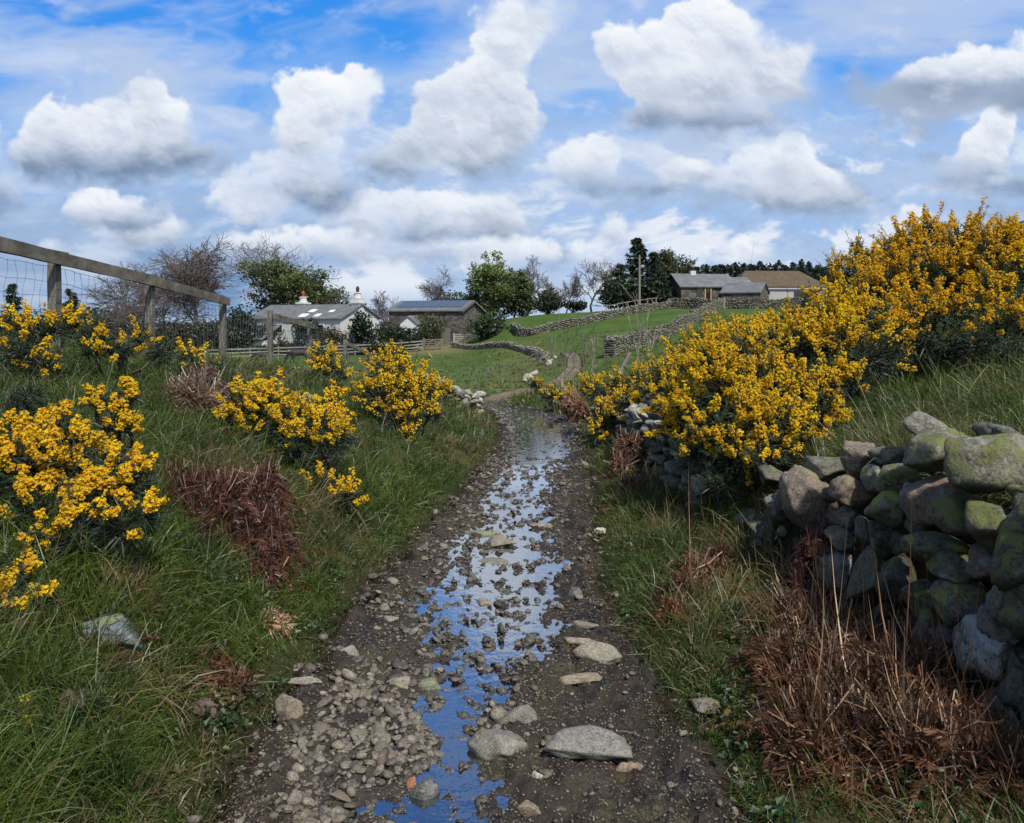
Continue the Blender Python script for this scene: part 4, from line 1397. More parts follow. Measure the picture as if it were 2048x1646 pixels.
# the same wall carried on beside and behind the viewer, stones too many to number
r_ = np.random.default_rng(52)
mb = MB()
n = 330
yy = r_.uniform(-2.5, 2.75, n)
zz = r_.uniform(.0, 1.12, n)
xx = 1.587 + (4.9 - yy) * .068 + .06 + .06 * zz + r_.normal(0, .03, n)
bake_rocks(mb, xx - wl[0], yy - wl[1], zz - wl[2], r_.uniform(.20, .38, n), np.array((.85, .85, .78))[None] * r_.uniform(.5, 1.3, (n, 1)), [rock(2900 + k, (1, .85, .75), 3, 30., .08, 14) for k in range(6)])
tag(mb.build('wall_stones', M['stone_lichen'], wall, smooth=True), kind='stuff')


def rubble_wall(name, label, pts, height, width, size, mat='far_stone', seed=0, tn=(1, 1, 1), fallen=0, sub=1, follow=True, cat='stone wall', jitter=.25, capped=False):
    """a dry wall of courses of rough stone along pts (x, y), as one mesh"""
    r = np.random.default_rng(seed)
    pts = np.array([p[:2] for p in pts], float)
    seg = np.linalg.norm(np.diff(pts, axis=0), axis=1)
    cum = np.concatenate([[0], np.cumsum(seg)])
    L = cum[-1]
    mb = MB()
    rows = max(2, int(round(height / (size * .62))))
    xs, ys2, zs, ss, cc = [], [], [], [], []
    for row in range(rows):
        s = r.uniform(0, size)
        while s < L:
            sz = size * r.uniform(.7, 1.35)
            for side in (-1, 1):
                px_, py_ = np.interp(s, cum, pts[:, 0]), np.interp(s, cum, pts[:, 1])
                k = min(np.searchsorted(cum, s), len(seg)) - 1
                k = max(k, 0)
                d = (pts[k + 1] - pts[k]) / seg[k]
                nrm = np.array((d[1], -d[0]))
                hh = height * (1 + .10 * math.sin(s * .9 + seed) + .06 * math.sin(s * 2.3)) + r.normal(0, .03)
                z = hh * (row + .45) / rows
                off = side * (width * .5 - sz * .30) * (1 - .25 * row / rows)
                xs.append(px_ + nrm[0] * off + r.normal(0, .02))
                ys2.append(py_ + nrm[1] * off + r.normal(0, .02))
                zs.append(z)
                ss.append(sz)
                cc.append(np.array(tn) * r.uniform(.35, 1.5) * np.array((1, r.uniform(.96, 1.02), r.uniform(.9, 1.02))))
            s += sz * .80
        for s, k in ((size * .3, 0), (L - size * .3, len(seg) - 1)):     # the squared-off ends
            d = (pts[k + 1] - pts[k]) / seg[k]
            nrm = np.array((d[1], -d[0]))
            for off in np.arange(-width * .5 + size * .3, width * .5, size * .6):
                xs.append(np.interp(s, cum, pts[:, 0]) + nrm[0] * off)
                ys2.append(np.interp(s, cum, pts[:, 1]) + nrm[1] * off)
                zs.append(height * (row + .45) / rows)
                ss.append(size * r.uniform(.8, 1.2))
                cc.append(np.array(tn) * r.uniform(.4, 1.4))
    xs, ys2, zs, ss, cc = map(np.array, (xs, ys2, zs, ss, cc))
    zs = zs + ground(xs, ys2)
    protos = [rock(1300 + seed * 7 + k, (1.1, r.uniform(.8, 1.0), r.uniform(.42, .7)), sub, 24., .06, 14) for k in range(5)]
    loc = np.array((pts[0][0], pts[0][1], gz(*pts[0])))
    bake_rocks(mb, xs, ys2, zs, ss, cc, protos)
    # solid core between the two faces, added to block light
    zz = ground(pts[:, 0], pts[:, 1])
    o = mb.build(name, M[mat], smooth=True)
    core = MB()
    nn = max(2, int(L / 1.5))
    sv = np.linspace(0.6, L - .6, nn)
    cx, cy = np.interp(sv, cum, pts[:, 0]), np.interp(sv, cum, pts[:, 1])
    cz = ground(cx, cy)
    tx, ty = np.gradient(cx), np.gradient(cy)
    tl = np.hypot(tx, ty) + 1e-9
    nx_, ny_ = ty / tl, -tx / tl
    v, f = [], []
    for k in range(nn):
        for (a_, b_) in ((-1, -.2), (-1, height * .86), (1, height * .86), (1, -.2)):
            v.append((cx[k] + a_ * nx_[k] * width * .28, cy[k] + a_ * ny_[k] * width * .28, cz[k] + b_))
    for k in range(nn - 1):
        for m in range(4):
            f.append((k * 4 + m, k * 4 + (m + 1) % 4, k * 4 + 4 + (m + 1) % 4, k * 4 + 4 + m))
    core.add(v, np.array(f), (.25, .24, .22))
    rebase(o, loc)
    c_ = core.build('light_block_core', M[mat])
    rebase(c_, loc)
    c_.parent = o
    c_.location = (0, 0, 0)
    return tag(o, label, cat)


# continuation of the near wall under the gorse
rubble_wall('dry_stone_wall', 'short length of rounded grey walling half buried under the nearest big gorse', [(1.66, 6.3), (1.60, 7.6), (1.52, 9.2)], .62, .42, .20, 'stone_grey', 3, (1.6, 1.7, 1.7), sub=3)
rubble_wall('dry_stone_wall', 'low mossy stones of the wall where gorse hangs towards the track', [(1.60, 10.4), (1.66, 12.5), (1.72, 15.0)], .42, .40, .20, 'stone_grey', 4, (1.6, 1.6, 1.55), sub=2)
rubble_wall('dry_stone_wall', 'grey ruined wall end at the bend, on the left of the track', [(-2.3, 17.4), (-1.5, 17.2), (-.95, 17.0), (-.82, 17.4)], .42, .50, .19, 'stone_grey', 5, (1.7, 1.75, 1.8), sub=2)
# ------------------------------------------------------------------ gorse in flower
def lobe_world(l):
    px, py, r, Z = l[:4]
    return P(px, py, Z), r * Z / F


def gorse(label, lobes, bloom=1.0, base=None, seed=0, squash=.9, filler=1.0, hue=0.0, droop=0.0, name='gorse_bush'):
    """whin bush: woody stems, dark spiny shoots, plumes of yellow pea flowers"""
    r = np.random.default_rng(7000 + seed)
    L = [lobe_world(l) for l in lobes]
    cen = np.mean([c for c, _ in L], 0)
    if base is None:
        base = np.array([cen[0], cen[1] + .1, 0])
        base[2] = gz(base[0], base[1])
    root = thing(name, label, 'gorse bush', base)
    st, sp, fl = MB(), MB(), MB()
    Zm = cen[1]
    k_far = max(1.0, Zm / 5.0)
    for li, (C, R) in enumerate(L):
        R = R * .95
        C = C - np.array((0, 0, R * .10))
        bl = bloom * (lobes[li][4] if len(lobes[li]) > 4 else 1.0)
        Rv = np.array([R, R, R * squash])
        # main stem from the root to the lobe, then limbs
        mid = base + (C - base) * .5 + r.normal(0, .06, 3) + np.array((0, 0, -.04))
        st.tubes([base, mid], [mid, C], [.018 * k_far ** .5, .013 * k_far ** .5], [.013 * k_far ** .5, .008], (.09, .07, .05), 5)
        nsh = int(np.clip(4 * np.pi * R * R / (.0058 * k_far ** 1.6), 12, 300))
        u = r.normal(size=(nsh * 2, 3))
        u = unit(u)
        u = u[(u[:, 2] > -.55)][:nsh]
        nsh = len(u)
        wob = 1 + .34 * fbm(u[:, 0] * 1.9 + li * 3.1, u[:, 1] * 1.9 + u[:, 2] * 1.4, 3, sx=seed * 1.3)[:, None] * 1.6
        inner = r.random((nsh, 1)) ** .6 * .38
        p0 = C + u * Rv * wob * (.92 - inner)
        d = unit(u * .75 + np.array((0, 0, .62 - droop)) + r.normal(0, .28, (nsh, 3)))
        SL = r.uniform(.10, .32, nsh) * (0.55 + .45 * min(R / .3, 1.3)) * k_far ** .25 * min(max(Zm / 8.0, .52), .95)
        spire = r.random(nsh) < .13
        SL = SL * np.where(spire, 1.35, 1.0)
        p1 = p0 + d * SL[:, None]
        st.tubes(C + (p0 - C) * .25, p0, .006, .004, (.07, .06, .04), 3)
        st.tubes(p0, p1, .003 * k_far ** .5, .0015 * k_far ** .5, (.05, .075, .03), 3)
        # spines
        per = int(44 / k_far ** .9) + 8
        t = r.random(nsh * per)
        b = np.repeat(p0, per, 0) + np.repeat(p1 - p0, per, 0) * t[:, None]
        dd = unit(np.repeat(d, per, 0) * .55 + r.normal(0, .75, (nsh * per, 3)))
        ln = r.uniform(.014, .032, nsh * per) * k_far ** .8
        g = np.array((.030, .055, .022)) * r.uniform(.6, 1.5, (nsh * per, 1)) + np.array((.02, .012, 0)) * r.random((nsh * per, 1))
        blades(sp, b, dd, ln, .0028 * k_far ** .9, .1, g * .8, g * 1.3, prof=(1, .8), ts=(0, .5))
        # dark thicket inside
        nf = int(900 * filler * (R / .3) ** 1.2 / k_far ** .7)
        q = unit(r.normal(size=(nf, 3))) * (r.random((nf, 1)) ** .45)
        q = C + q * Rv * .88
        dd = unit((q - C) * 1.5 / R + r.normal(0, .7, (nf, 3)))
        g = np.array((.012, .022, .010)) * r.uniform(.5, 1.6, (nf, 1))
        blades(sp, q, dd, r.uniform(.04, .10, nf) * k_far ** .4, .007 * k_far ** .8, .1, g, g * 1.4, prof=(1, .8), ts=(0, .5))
        # flowers: plumes on the outer part of most shoots
        upw = np.clip(.62 + .55 * u[:, 2], 0.08, 1)
        patch = fbm(p0[:, 0] * 3.0 + 7, p0[:, 2] * 3.0 + p0[:, 1] * 2.1, 2, sx=seed * 2.7)
        has = r.random(nsh) < np.clip(bl * (upw * 1.08 + patch * 2.0), 0, .98)
        has &= ~(spire & (r.random(nsh) < .8))
        nb = int(has.sum())
        if nb == 0:
            continue
        per = int(np.clip(44 / k_far ** .5, 12, 44))
        cnt = nb * per
        lo = r.uniform(.1, .45, nb)
        r_sp = None
        t = np.repeat(lo, per) + (1.03 - np.repeat(lo, per)) * r.random(cnt)
        ax, a0, dl = np.repeat(d[has], per, 0), np.repeat(p0[has], per, 0), np.repeat(SL[has], per)[:, None]
        rad = unit(np.cross(ax, r.normal(size=(cnt, 3))))
        fs = .0072 * k_far ** .55
        pos = a0 + ax * dl * t[:, None] + rad * (r.uniform(.004, .021, (cnt, 1)) * k_far ** .5)
        fd = unit(rad * .8 + ax * .55 + np.array((0, -.1, .35)) + r.normal(0, .25, (cnt, 3)))
        tone = np.repeat(r.uniform(.88, 1.1, nb), per)[:, None] * r.uniform(.85, 1.12, (cnt, 1))
        yl = np.array((1.0, .70, .016)) * (1 - hue) + np.array((1.0, .58, .010)) * hue
        yl2 = np.array((1.0, .40, .004))
        mixo = (r.random((cnt, 1)) < .22) * .6
        colf = (yl * (1 - mixo) + yl2 * mixo) * tone
        colf[:, 0] = np.minimum(colf[:, 0], .99)
        s = fs * r.uniform(.7, 1.3, cnt)
        # banner petal, wings and keel
        quads_at(fl, pos + fd * fs * .6, fd, s * 1.05, colf, .95, .35)
        side = unit(np.cross(fd, ax))
        quads_at(fl, pos + fd * fs * .3 + side * fs * .5, unit(side + fd * .4), s * .85, colf * .93, .9, .3)
        if k_far < 1.7:
            quads_at(fl, pos + fd * fs * .3 - side * fs * .5, unit(-side + fd * .4), s * .85, colf * .9, .9, .3)
    for nm, b_, mt in (('stems', st, 'bark'), ('spiny_shoots', sp, 'spine'), ('flowers', fl, 'flower')):
        if b_.n:
            o = b_.build(nm, M[mt], root)
            rebase(o, base)
            o.location = (0, 0, 0)
    return root


GORSE = [
    ('widest gorse on the near left bank, thick golden bloom beside the heap of dead bracken',
     [(60, 935, 72, 4.0), (145, 920, 74, 4.1), (220, 945, 60, 4.0), (120, 865, 48, 4.3), (40, 880, 44, 4.3), (270, 965, 40, 3.85), (190, 1000, 60, 3.75), (90, 1010, 65, 3.8, .7), (240, 1050, 48, 3.6, .8), (160, 1060, 50, 3.6, .8), (290, 1035, 26, 3.6), (95, 1070, 32, 3.6, .8)], .95, None, 1, .3),
    ('tall narrow gorse sprig rising behind the widest left gorse', [(232, 815, 24, 4.7), (262, 790, 15, 4.7), (222, 850, 24, 4.6), (196, 800, 12, 4.7), (252, 852, 16, 4.6)], 1.0, None, 2, 0),
    ('arching gorse on the left bank between the dead bracken heap and the track',
     [(485, 815, 42, 6.6), (535, 815, 48, 6.6), (585, 845, 48, 6.4), (635, 860, 50, 6.3), (675, 875, 34, 6.2), (490, 880, 24, 6.4), (600, 895, 34, 6.2, .6), (650, 915, 34, 6.1, .5), (455, 845, 18, 6.5), (665, 810, 22, 6.6, .8)], 1.05, (-1.98, 6.6), 3, 0),
    ('three small flowering tips hanging below the arching gorse', [(692, 1000, 26, 5.75, .95), (645, 962, 18, 5.9, .8), (625, 985, 18, 5.9, .3)], 1.0, None, 31, .1),
    ('upright rounded gorse in front of the end of the timber fence',
     [(775, 745, 40, 9.7), (820, 770, 42, 9.6), (765, 800, 48, 9.4), (830, 815, 38, 9.3), (790, 840, 34, 9.2, .85), (815, 872, 22, 9.1, .9), (850, 780, 24, 9.5), (735, 790, 26, 9.5), (865, 830, 14, 9.3, .9), (795, 715, 16, 9.8, .8)], 1.1, None, 4, 0),
    ('small yellow gorse against the fence posts near the black ponies', [(645, 712, 22, 12.4), (666, 735, 24, 12.3), (638, 735, 14, 12.3), (680, 752, 14, 12.2), (650, 755, 22, 12.2, .6)], 1.1, None, 5, 0),
    ('gorse at the left corner under the first fence post', [(65, 665, 34, 7.2), (110, 660, 30, 7.3), (55, 720, 42, 7.0), (95, 735, 34, 7.0), (25, 700, 30, 7.0, .6), (20, 650, 26, 7.2, .5), (140, 650, 16, 7.4)], .62, None, 6, .1),
    ('sparse low gorse between the first and second fence posts', [(175, 665, 22, 7.9), (210, 690, 26, 7.8), (245, 700, 20, 7.8), (285, 680, 14, 8.0), (180, 700, 18, 7.7, .6), (320, 705, 26, 8.0, .1)], .75, None, 7, 0),
    ('thin dark gorse shoots with two blooms left of the third fence post', [(378, 712, 12, 9.0, 1.3), (395, 740, 18, 8.9, .2), (430, 735, 14, 9.2, .3), (355, 745, 18, 8.8, .1)], .8, None, 8, 0),
    ('few gorse blooms low at the left edge above the bluish boulder', [(75, 1208, 22, 3.2, 1.2), (45, 1195, 12, 3.2, .5), (28, 1150, 16, 3.25, .5), (20, 1190, 16, 3.2, .2)], .8, None, 9, 0),
    ('dark gorse shoots with scattered single flowers in the bottom left corner', [(60, 1510, 42, 2.55, .13), (110, 1480, 30, 2.6, .16), (30, 1450, 30, 2.6, .2), (20, 1560, 40, 2.5, .1), (170, 1420, 16, 2.7, .0)], 1.0, None, 10, 0),
    ('bare dark green gorse shoots at the left edge above the golden bush', [(40, 810, 34, 5.0, .03), (60, 790, 22, 5.0, .03), (100, 830, 20, 4.9, .1), (20, 860, 24, 4.9, .05)], .6, None, 12, 0),
    ('nearest and brightest gorse spilling over the wall at the right of the track',
     [(1440, 860, 62, 5.7), (1500, 845, 66, 5.6), (1560, 850, 56, 5.5), (1530, 780, 70, 5.9), (1465, 775, 70, 6.0), (1590, 780, 46, 5.9), (1400, 820, 56, 6.1), (1500, 710, 62, 6.3), (1430, 730, 55, 6.4), (1360, 850, 48, 6.3, .8), (1470, 905, 46, 5.5, .8), (1560, 885, 28, 5.3), (1345, 805, 45, 6.6), (1400, 910, 46, 5.8, .3), (1450, 960, 40, 5.5, .12), (1530, 915, 42, 5.3, .75), (1590, 870, 40, 5.4, .8), (1640, 830, 40, 5.7, .7)],
     1.05, (1.95, 6.0), 20, 0),
    ('gorse in full bloom in the middle of the right slope, behind the nearest one',
     [(1610, 690, 62, 6.9), (1680, 690, 60, 6.7), (1660, 632, 50, 7.2), (1600, 655, 42, 7.3), (1720, 640, 55, 7.0), (1740, 710, 52, 6.5, .8), (1660, 760, 50, 6.2, .7), (1560, 675, 36, 7.4), (1700, 770, 30, 6.0, .7), (1625, 600, 20, 7.5), (1640, 800, 34, 5.8, .3)], .95, None, 21, 0),
    ('deep golden gorse highest against the sky on the right slope',
     [(1810, 500, 48, 8.2), (1855, 470, 36, 8.4), (1800, 560, 60, 8.0), (1870, 550, 62, 7.9), (1920, 480, 50, 8.2), (1935, 560, 55, 7.8), (1760, 580, 50, 7.9), (1840, 630, 60, 7.4, .7), (1905, 640, 55, 7.2, .75), (1780, 660, 45, 7.2, .6), (1840, 690, 46, 7.1, .12), (1900, 700, 44, 7.0, .08), (1780, 715, 36, 6.8, .15)], 1.05, None, 22, .55),
    ('gorse cut by the right edge of the view, above the grassy slope', [(1995, 500, 48, 7.6), (2030, 560, 55, 7.3), (1985, 600, 46, 7.2), (2050, 650, 60, 6.8, .6), (1990, 665, 40, 6.8, .35), (2080, 500, 60, 7.5), (1955, 690, 40, 6.7, .06), (2030, 720, 50, 6.6, .05)], 1.0, None, 23, .3),
    ('ragged gorse with bare dark spires right of the farm roofs', [(1720, 530, 30, 9.3, .9), (1690, 560, 36, 9.0, .8), (1750, 520, 30, 9.3, .9), (1675, 535, 12, 9.2, .1), (1712, 500, 10, 9.4, .05), (1700, 600, 40, 8.6, .8)], .95, None, 24, .3),
    ('gorse with pointed plumes standing before the farm yard wall', [(1470, 678, 30, 9.6), (1520, 664, 24, 9.6), (1540, 690, 38, 9.2), (1490, 700, 44, 9.0), (1430, 690, 36, 9.6), (1590, 628, 22, 9.4), (1575, 665, 34, 9.0)], 1.0, None, 25, .15),
    ('gorse on the crest of the slope below the long field wall', [(1370, 710, 32, 10.2), (1400, 680, 28, 10.4), (1345, 745, 38, 9.8), (1400, 745, 44, 9.4), (1320, 770, 36, 9.6)], 1.0, None, 26, .1),
    ('low spreading gorse reaching farthest down to the bend of the track', [(1200, 785, 26, 12.0), (1240, 775, 28, 11.6), (1280, 765, 32, 11.2), (1250, 810, 30, 10.6, .8), (1300, 805, 36, 10.0), (1215, 815, 22, 11.2, .8), (1180, 780, 16, 12.2)], 1.1, None, 27, .25),
    ('gorse spray hanging from the old wall right above the verge', [(1205, 850, 20, 10.8, .9), (1190, 870, 14, 10.7, .9), (1225, 835, 20, 10.8, .7), (1290, 850, 26, 9.2, .8), (1320, 870, 24, 8.6, .7)], 1.0, (1.62, 10.2), 28, .2),
    ('pair of small gorse clumps on the verge beside the timber tree guard', [(1105, 793, 12, 19), (1130, 798, 12, 18.8), (1090, 790, 8, 19.2)], 1.0, None, 29, .3),
    ('tiny distant gorse clump on the green verge inside the bend', [(1068, 768, 9, 28), (1076, 771, 6, 28)], 1.0, None, 30, .1),
    ('little gorse tuft against the ruined wall end', [(885, 778, 10, 15.5), (900, 782, 7, 15.4)], 1.0, None, 33, 0),
]
for (lab, lobes, bloom, bs, sd_, hue) in GORSE:
    b3_ = None
    if bs is not None:
        b3_ = np.array([bs[0], bs[1], gz(*bs)])
    gorse(lab, lobes, bloom, b3_, sd_, hue=hue)


# ------------------------------------------------------------------ dead bracken
def bracken(label, boxes, seed, n, stalk=(.30, .17, .10), leafc=(.105, .045, .025), droop=.9, lean=(0, 0), pale=.25, lmin=.18, lmax=.5):
    """boxes: pixel-surveyed mounds (px, py, rx_px, ry_px, Z, depth_m) of fallen fronds"""
    r = np.random.default_rng(8000 + seed)
    c0 = P(boxes[0][0], boxes[0][1], boxes[0][4])
    base = np.array([c0[0], c0[1], gz(c0[0], c0[1])])
    root = thing('dead_bracken', label, 'dead bracken', base)
    s, l = MB(), MB()
    tot = sum(b[2] * b[3] for b in boxes)
    for (px, py, rx, ry, Z, dep) in boxes:
        m = int(n * rx * ry / tot)
        C = P(px, py, Z)
        R = np.array([rx * Z / F, dep, ry * Z / F])
        u = unit(r.normal(size=(m, 3)))
        p = C + u * R * (r.random((m, 1)) ** .35)
        p[:, 2] = np.maximum(p[:, 2], ground(p[:, 0], p[:, 1]) + .01)
        d = unit(r.normal(0, .62, (m, 3)) + np.array((lean[0], -.25, lean[1] - .35)))
        ln = r.uniform(lmin, lmax, m)
        isp = r.random(m) < pale
        col = np.where(isp[:, None], np.array(stalk)[None] * r.uniform(.7, 1.6, (m, 1)), np.array(leafc)[None] * r.uniform(.5, 2.0, (m, 1)))
        blades(s, p - d * ln[:, None] * .5, d, ln, np.where(isp, .0048, .0044) * max(1, Z / 4.5), r.normal(.2, 1.0, m) * droop, col * .8, col, prof=(1, 1, .8))
        # whole collapsed fronds: a bent midrib with pairs of shrivelled leaflets
        nfr = max(4, m // 7)
        u = unit(r.normal(size=(nfr, 3)))
        fb = C + u * R * (r.random((nfr, 1)) ** .3)
        fb[:, 2] = np.maximum(fb[:, 2], ground(fb[:, 0], fb[:, 1]) + .03)
        fdn = unit(r.normal(0, .8, (nfr, 3)) + np.array((lean[0], -.3, lean[1] * .6 + .1)))
        fL = r.uniform(lmin, lmax, nfr)
        fD = r.uniform(.3, 1.3, nfr)
        fc = np.array(leafc)[None] * r.uniform(.45, 1.6, (nfr, 1)) * np.array((1.1, 1.0, .9))
        npin = 22
        tt = np.tile(np.linspace(.08, .98, npin), nfr)
        B, D_, LL, DD = np.repeat(fb, npin, 0), np.repeat(fdn, npin, 0), np.repeat(fL, npin)[:, None], np.repeat(fD, npin)[:, None]
        T_ = tt[:, None]
        cpt = B + D_ * LL * T_ * (1 - .35 * DD * T_) + D_ * np.array([[1, 1, 0]]) * LL * .5 * DD * T_ ** 2 - np.array([[0, 0, 1.0]]) * LL * DD * .75 * T_ ** 2
        sdv = unit(np.cross(D_, np.array([[.1, .2, 1.0]])))
        for sgn in (-1, 1):
            pd = unit(sdv * sgn + D_ * .5 + r.normal(0, .25, D_.shape) - np.array([[0, 0, .35]]))
            pl = LL[:, 0] * .26 * (1 - .75 * tt) * r.uniform(.6, 1.2, len(tt))
            blades(l, cpt, pd, pl, .0065 * max(1, Z / 5), r.uniform(.1, .9, len(tt)), np.repeat(fc, npin, 0) * .8, np.repeat(fc, npin, 0), prof=(.5, 1, .8))
        blades(s, fb, fdn, fL, .004 * max(1, Z / 5), fD, fc * 1.5, fc * 1.3)
        # curled pinnae
        k = m * 14
        u = unit(r.normal(size=(k, 3)))
        q = C + u * R * (r.random((k, 1)) ** .4)
        q[:, 2] = np.maximum(q[:, 2], ground(q[:, 0], q[:, 1]) + .01)
        cl = np.array(leafc)[None] * r.uniform(.4, 1.9, (k, 1)) * (1 + r.normal(0, .08, (k, 3)))
        dd = unit(r.normal(size=(k, 3)) + np.array((lean[0], 0, lean[1])) * .8)
        blades(l, q, dd, r.uniform(.025, .08, k), .014 * max(1, Z / 5), r.uniform(0, 1.2, k), cl * .7, cl, prof=(.6, 1, .6))
    for nm, b_ in (('stalks', s), ('fronds', l)):
        o = b_.build(nm, M['bracken'], root)
        rebase(o, base)
        o.location = (0, 0, 0)
    return root


bracken('big heap of dark reddish dead bracken slumping down the left bank', [(400, 1000, 55, 45, 4.75, .22), (480, 1010, 65, 55, 4.7, .25), (535, 985, 26, 50, 4.8, .12), (440, 1070, 60, 50, 4.6, .22), (515, 1090, 55, 60, 4.5, .2), (535, 1150, 38, 55, 4.35, .14), (350, 970, 26, 24, 4.8, .12), (470, 1130, 40, 40, 4.4, .14)], 1, 3600, (.33, .20, .14), (.085, .034, .021), lean=(.12, -.8), pale=.12, lmin=.12, lmax=.34)
bracken('large pile of reddish bracken and pale straw against the foot of the near boulder wall', [(1640, 1320, 95, 60, 3.55, .24), (1720, 1400, 120, 90, 3.2, .25), (1590, 1420, 65, 85, 3.35, .2), (1830, 1400, 80, 80, 3.0, .16), (1680, 1520, 130, 85, 2.85, .2), (1860, 1530, 110, 85, 2.65, .18), (1600, 1290, 50, 40, 3.9, .15), (1990, 1590, 70, 60, 2.55, .2)], 2, 8200, (.40, .28, .18), (.110, .052, .026), lean=(-.25, -.3), pale=.20, lmin=.15, lmax=.42)
bracken('dead bracken hanging in a cleft of the near boulder wall', [(1625, 1130, 16, 60, 4.05, .06), (1610, 1190, 18, 40, 3.95, .06), (1640, 1085, 14, 26, 4.15, .05)], 3, 520, (.2, .1, .08), (.06, .02, .018), lean=(-.2, -1.2), pale=.1, lmin=.08, lmax=.22)
bracken('rust coloured bracken strip sloping across the tussocks right of the stream', [(1400, 1145, 42, 26, 4.6, .12), (1370, 1190, 34, 34, 4.4, .12), (1345, 1250, 24, 40, 4.1, .1), (1430, 1120, 30, 20, 4.8, .1)], 4, 620, (.3, .18, .1), (.11, .045, .022), lean=(-.5, -.6), pale=.2, lmin=.1, lmax=.3)
bracken('brown bracken tumble beside the half buried walling', [(1262, 905, 26, 36, 8.2, .15), (1245, 940, 20, 26, 8.0, .12), (1275, 1020, 36, 20, 7.2, .15), (1300, 1040, 30, 16, 7.0, .12)], 5, 900, (.30, .2, .14), (.13, .065, .04), lean=(-.2, -.6), pale=.25, lmin=.12, lmax=.35)
bracken('tangle of grey brown dead stalks on top of the left bank', [(390, 800, 40, 26, 6.8, .2), (405, 775, 26, 16, 7.0, .15), (360, 790, 22, 12, 7.0, .12)], 6, 800, (.33, .26, .2), (.12, .07, .05), lean=(.2, -.4), pale=.4, lmin=.15, lmax=.45)
bracken('small rusty bracken patch on the verge before the low gorse', [(1145, 808, 18, 14, 15.5, .3), (1160, 820, 14, 12, 15.0, .2)], 7, 420, (.32, .2, .13), (.2, .10, .06), pale=.3, lmin=.15, lmax=.35)
bracken('mat of dead stalks lying over the bluish boulder', [(225, 1330, 48, 9, 3.2, .1), (205, 1345, 30, 8, 3.15, .06)], 8, 260, (.28, .17, .1), (.12, .06, .035), lean=(.6, .0), pale=.4, lmin=.06, lmax=.16)
bracken('pale straw tuft at the foot of the left bank', [(552, 1282, 20, 16, 4.0, .06), (540, 1300, 16, 10, 3.95, .05)], 9, 260, (.45, .33, .2), (.36, .25, .15), lean=(.2, -1), pale=.6, lmin=.04, lmax=.12)
bracken('dull brown bracken litter on the left bank above the bluish boulder', [(245, 1190, 48, 26, 3.6, .12), (235, 1225, 30, 20, 3.5, .1)], 10, 420, (.22, .16, .09), (.085, .055, .03), lean=(-.1, -.7), pale=.4, lmin=.08, lmax=.26)
bracken('thin reddish litter at the foot of the lower left bank', [(420, 1390, 36, 14, 3.4, .12), (470, 1400, 30, 8, 3.4, .1)], 11, 320, (.26, .17, .1), (.11, .05, .03), lean=(.3, -.5), pale=.3, lmin=.04, lmax=.14)


# ------------------------------------------------------------------ trees
def branch_tree(seed, h, spread=.5, levels=5, trunk_r=None, lean=0.0, up=.35, kids=(5, 5, 4, 4), first=.3, wig=.16):
    """segments (p0, p1, r0, r1) of a branching skeleton and the positions of its tips"""
    r = random.Random(seed)
    segs, tips = [], []
    tr = trunk_r or h * .022

    def grow(p, d, L, rad, lev):
        n = 5 if lev < 2 else (3 if lev < levels - 1 else 2)
        pts = [p]
        rr = rad
        for i in range(n):
            w_ = wig * (1 + lev * .35)
            d = unit(d + np.array((r.gauss(0, w_), r.gauss(0, w_), r.gauss(0, w_) + (up * .12 if lev else 0))))
            q = p + d * L / n
            r2 = rad * (1 - .62 * (i + 1) / n)
            segs.append((p, q, rr, r2))
            p, rr = q, r2
            pts.append(q)
        if lev >= levels - 1:
            tips.append(p)
            return
        kn = kids[min(lev, len(kids) - 1)]
        f0 = first if lev == 0 else .2
        for k in range(kn):
            t = f0 + (1 - f0) * (k + r.random() * .8) / kn
            t = min(t, .98)
            a = t * n
            i = min(int(a), n - 1)
            b = pts[i] + (pts[i + 1] - pts[i]) * (a - i)
            dd = unit(pts[i + 1] - pts[i])
            s = unit(np.cross(dd, np.array((r.gauss(0, 1), r.gauss(0, 1), r.gauss(0, 1)))))
            ang = spread * r.uniform(.7, 1.35) * (1.15 if lev == 0 else 1)
            nd = unit(dd * math.cos(ang) + s * math.sin(ang) + np.array((0, 0, up * .35)))
            grow(b, nd, L * r.uniform(.48, .72) * (1.15 - .45 * t if lev == 0 else 1), max(rad * (1 - .62 * t) * .62, .006), lev + 1)
        grow(p, unit(d + np.array((r.gauss(0, .2), r.gauss(0, .2), .1))), L * .5, rr * .9, lev + 1)

    grow(np.zeros(3), unit(np.array((lean, 0, 1.0))), h * .55, tr, 0)
    top = max(s[1][2] for s in segs)
    k = h / top
    segs = [(a * k, b * k, c_, d_) for a, b, c_, d_ in segs]
    tips = [t * k for t in tips]
    return segs, np.array(tips)


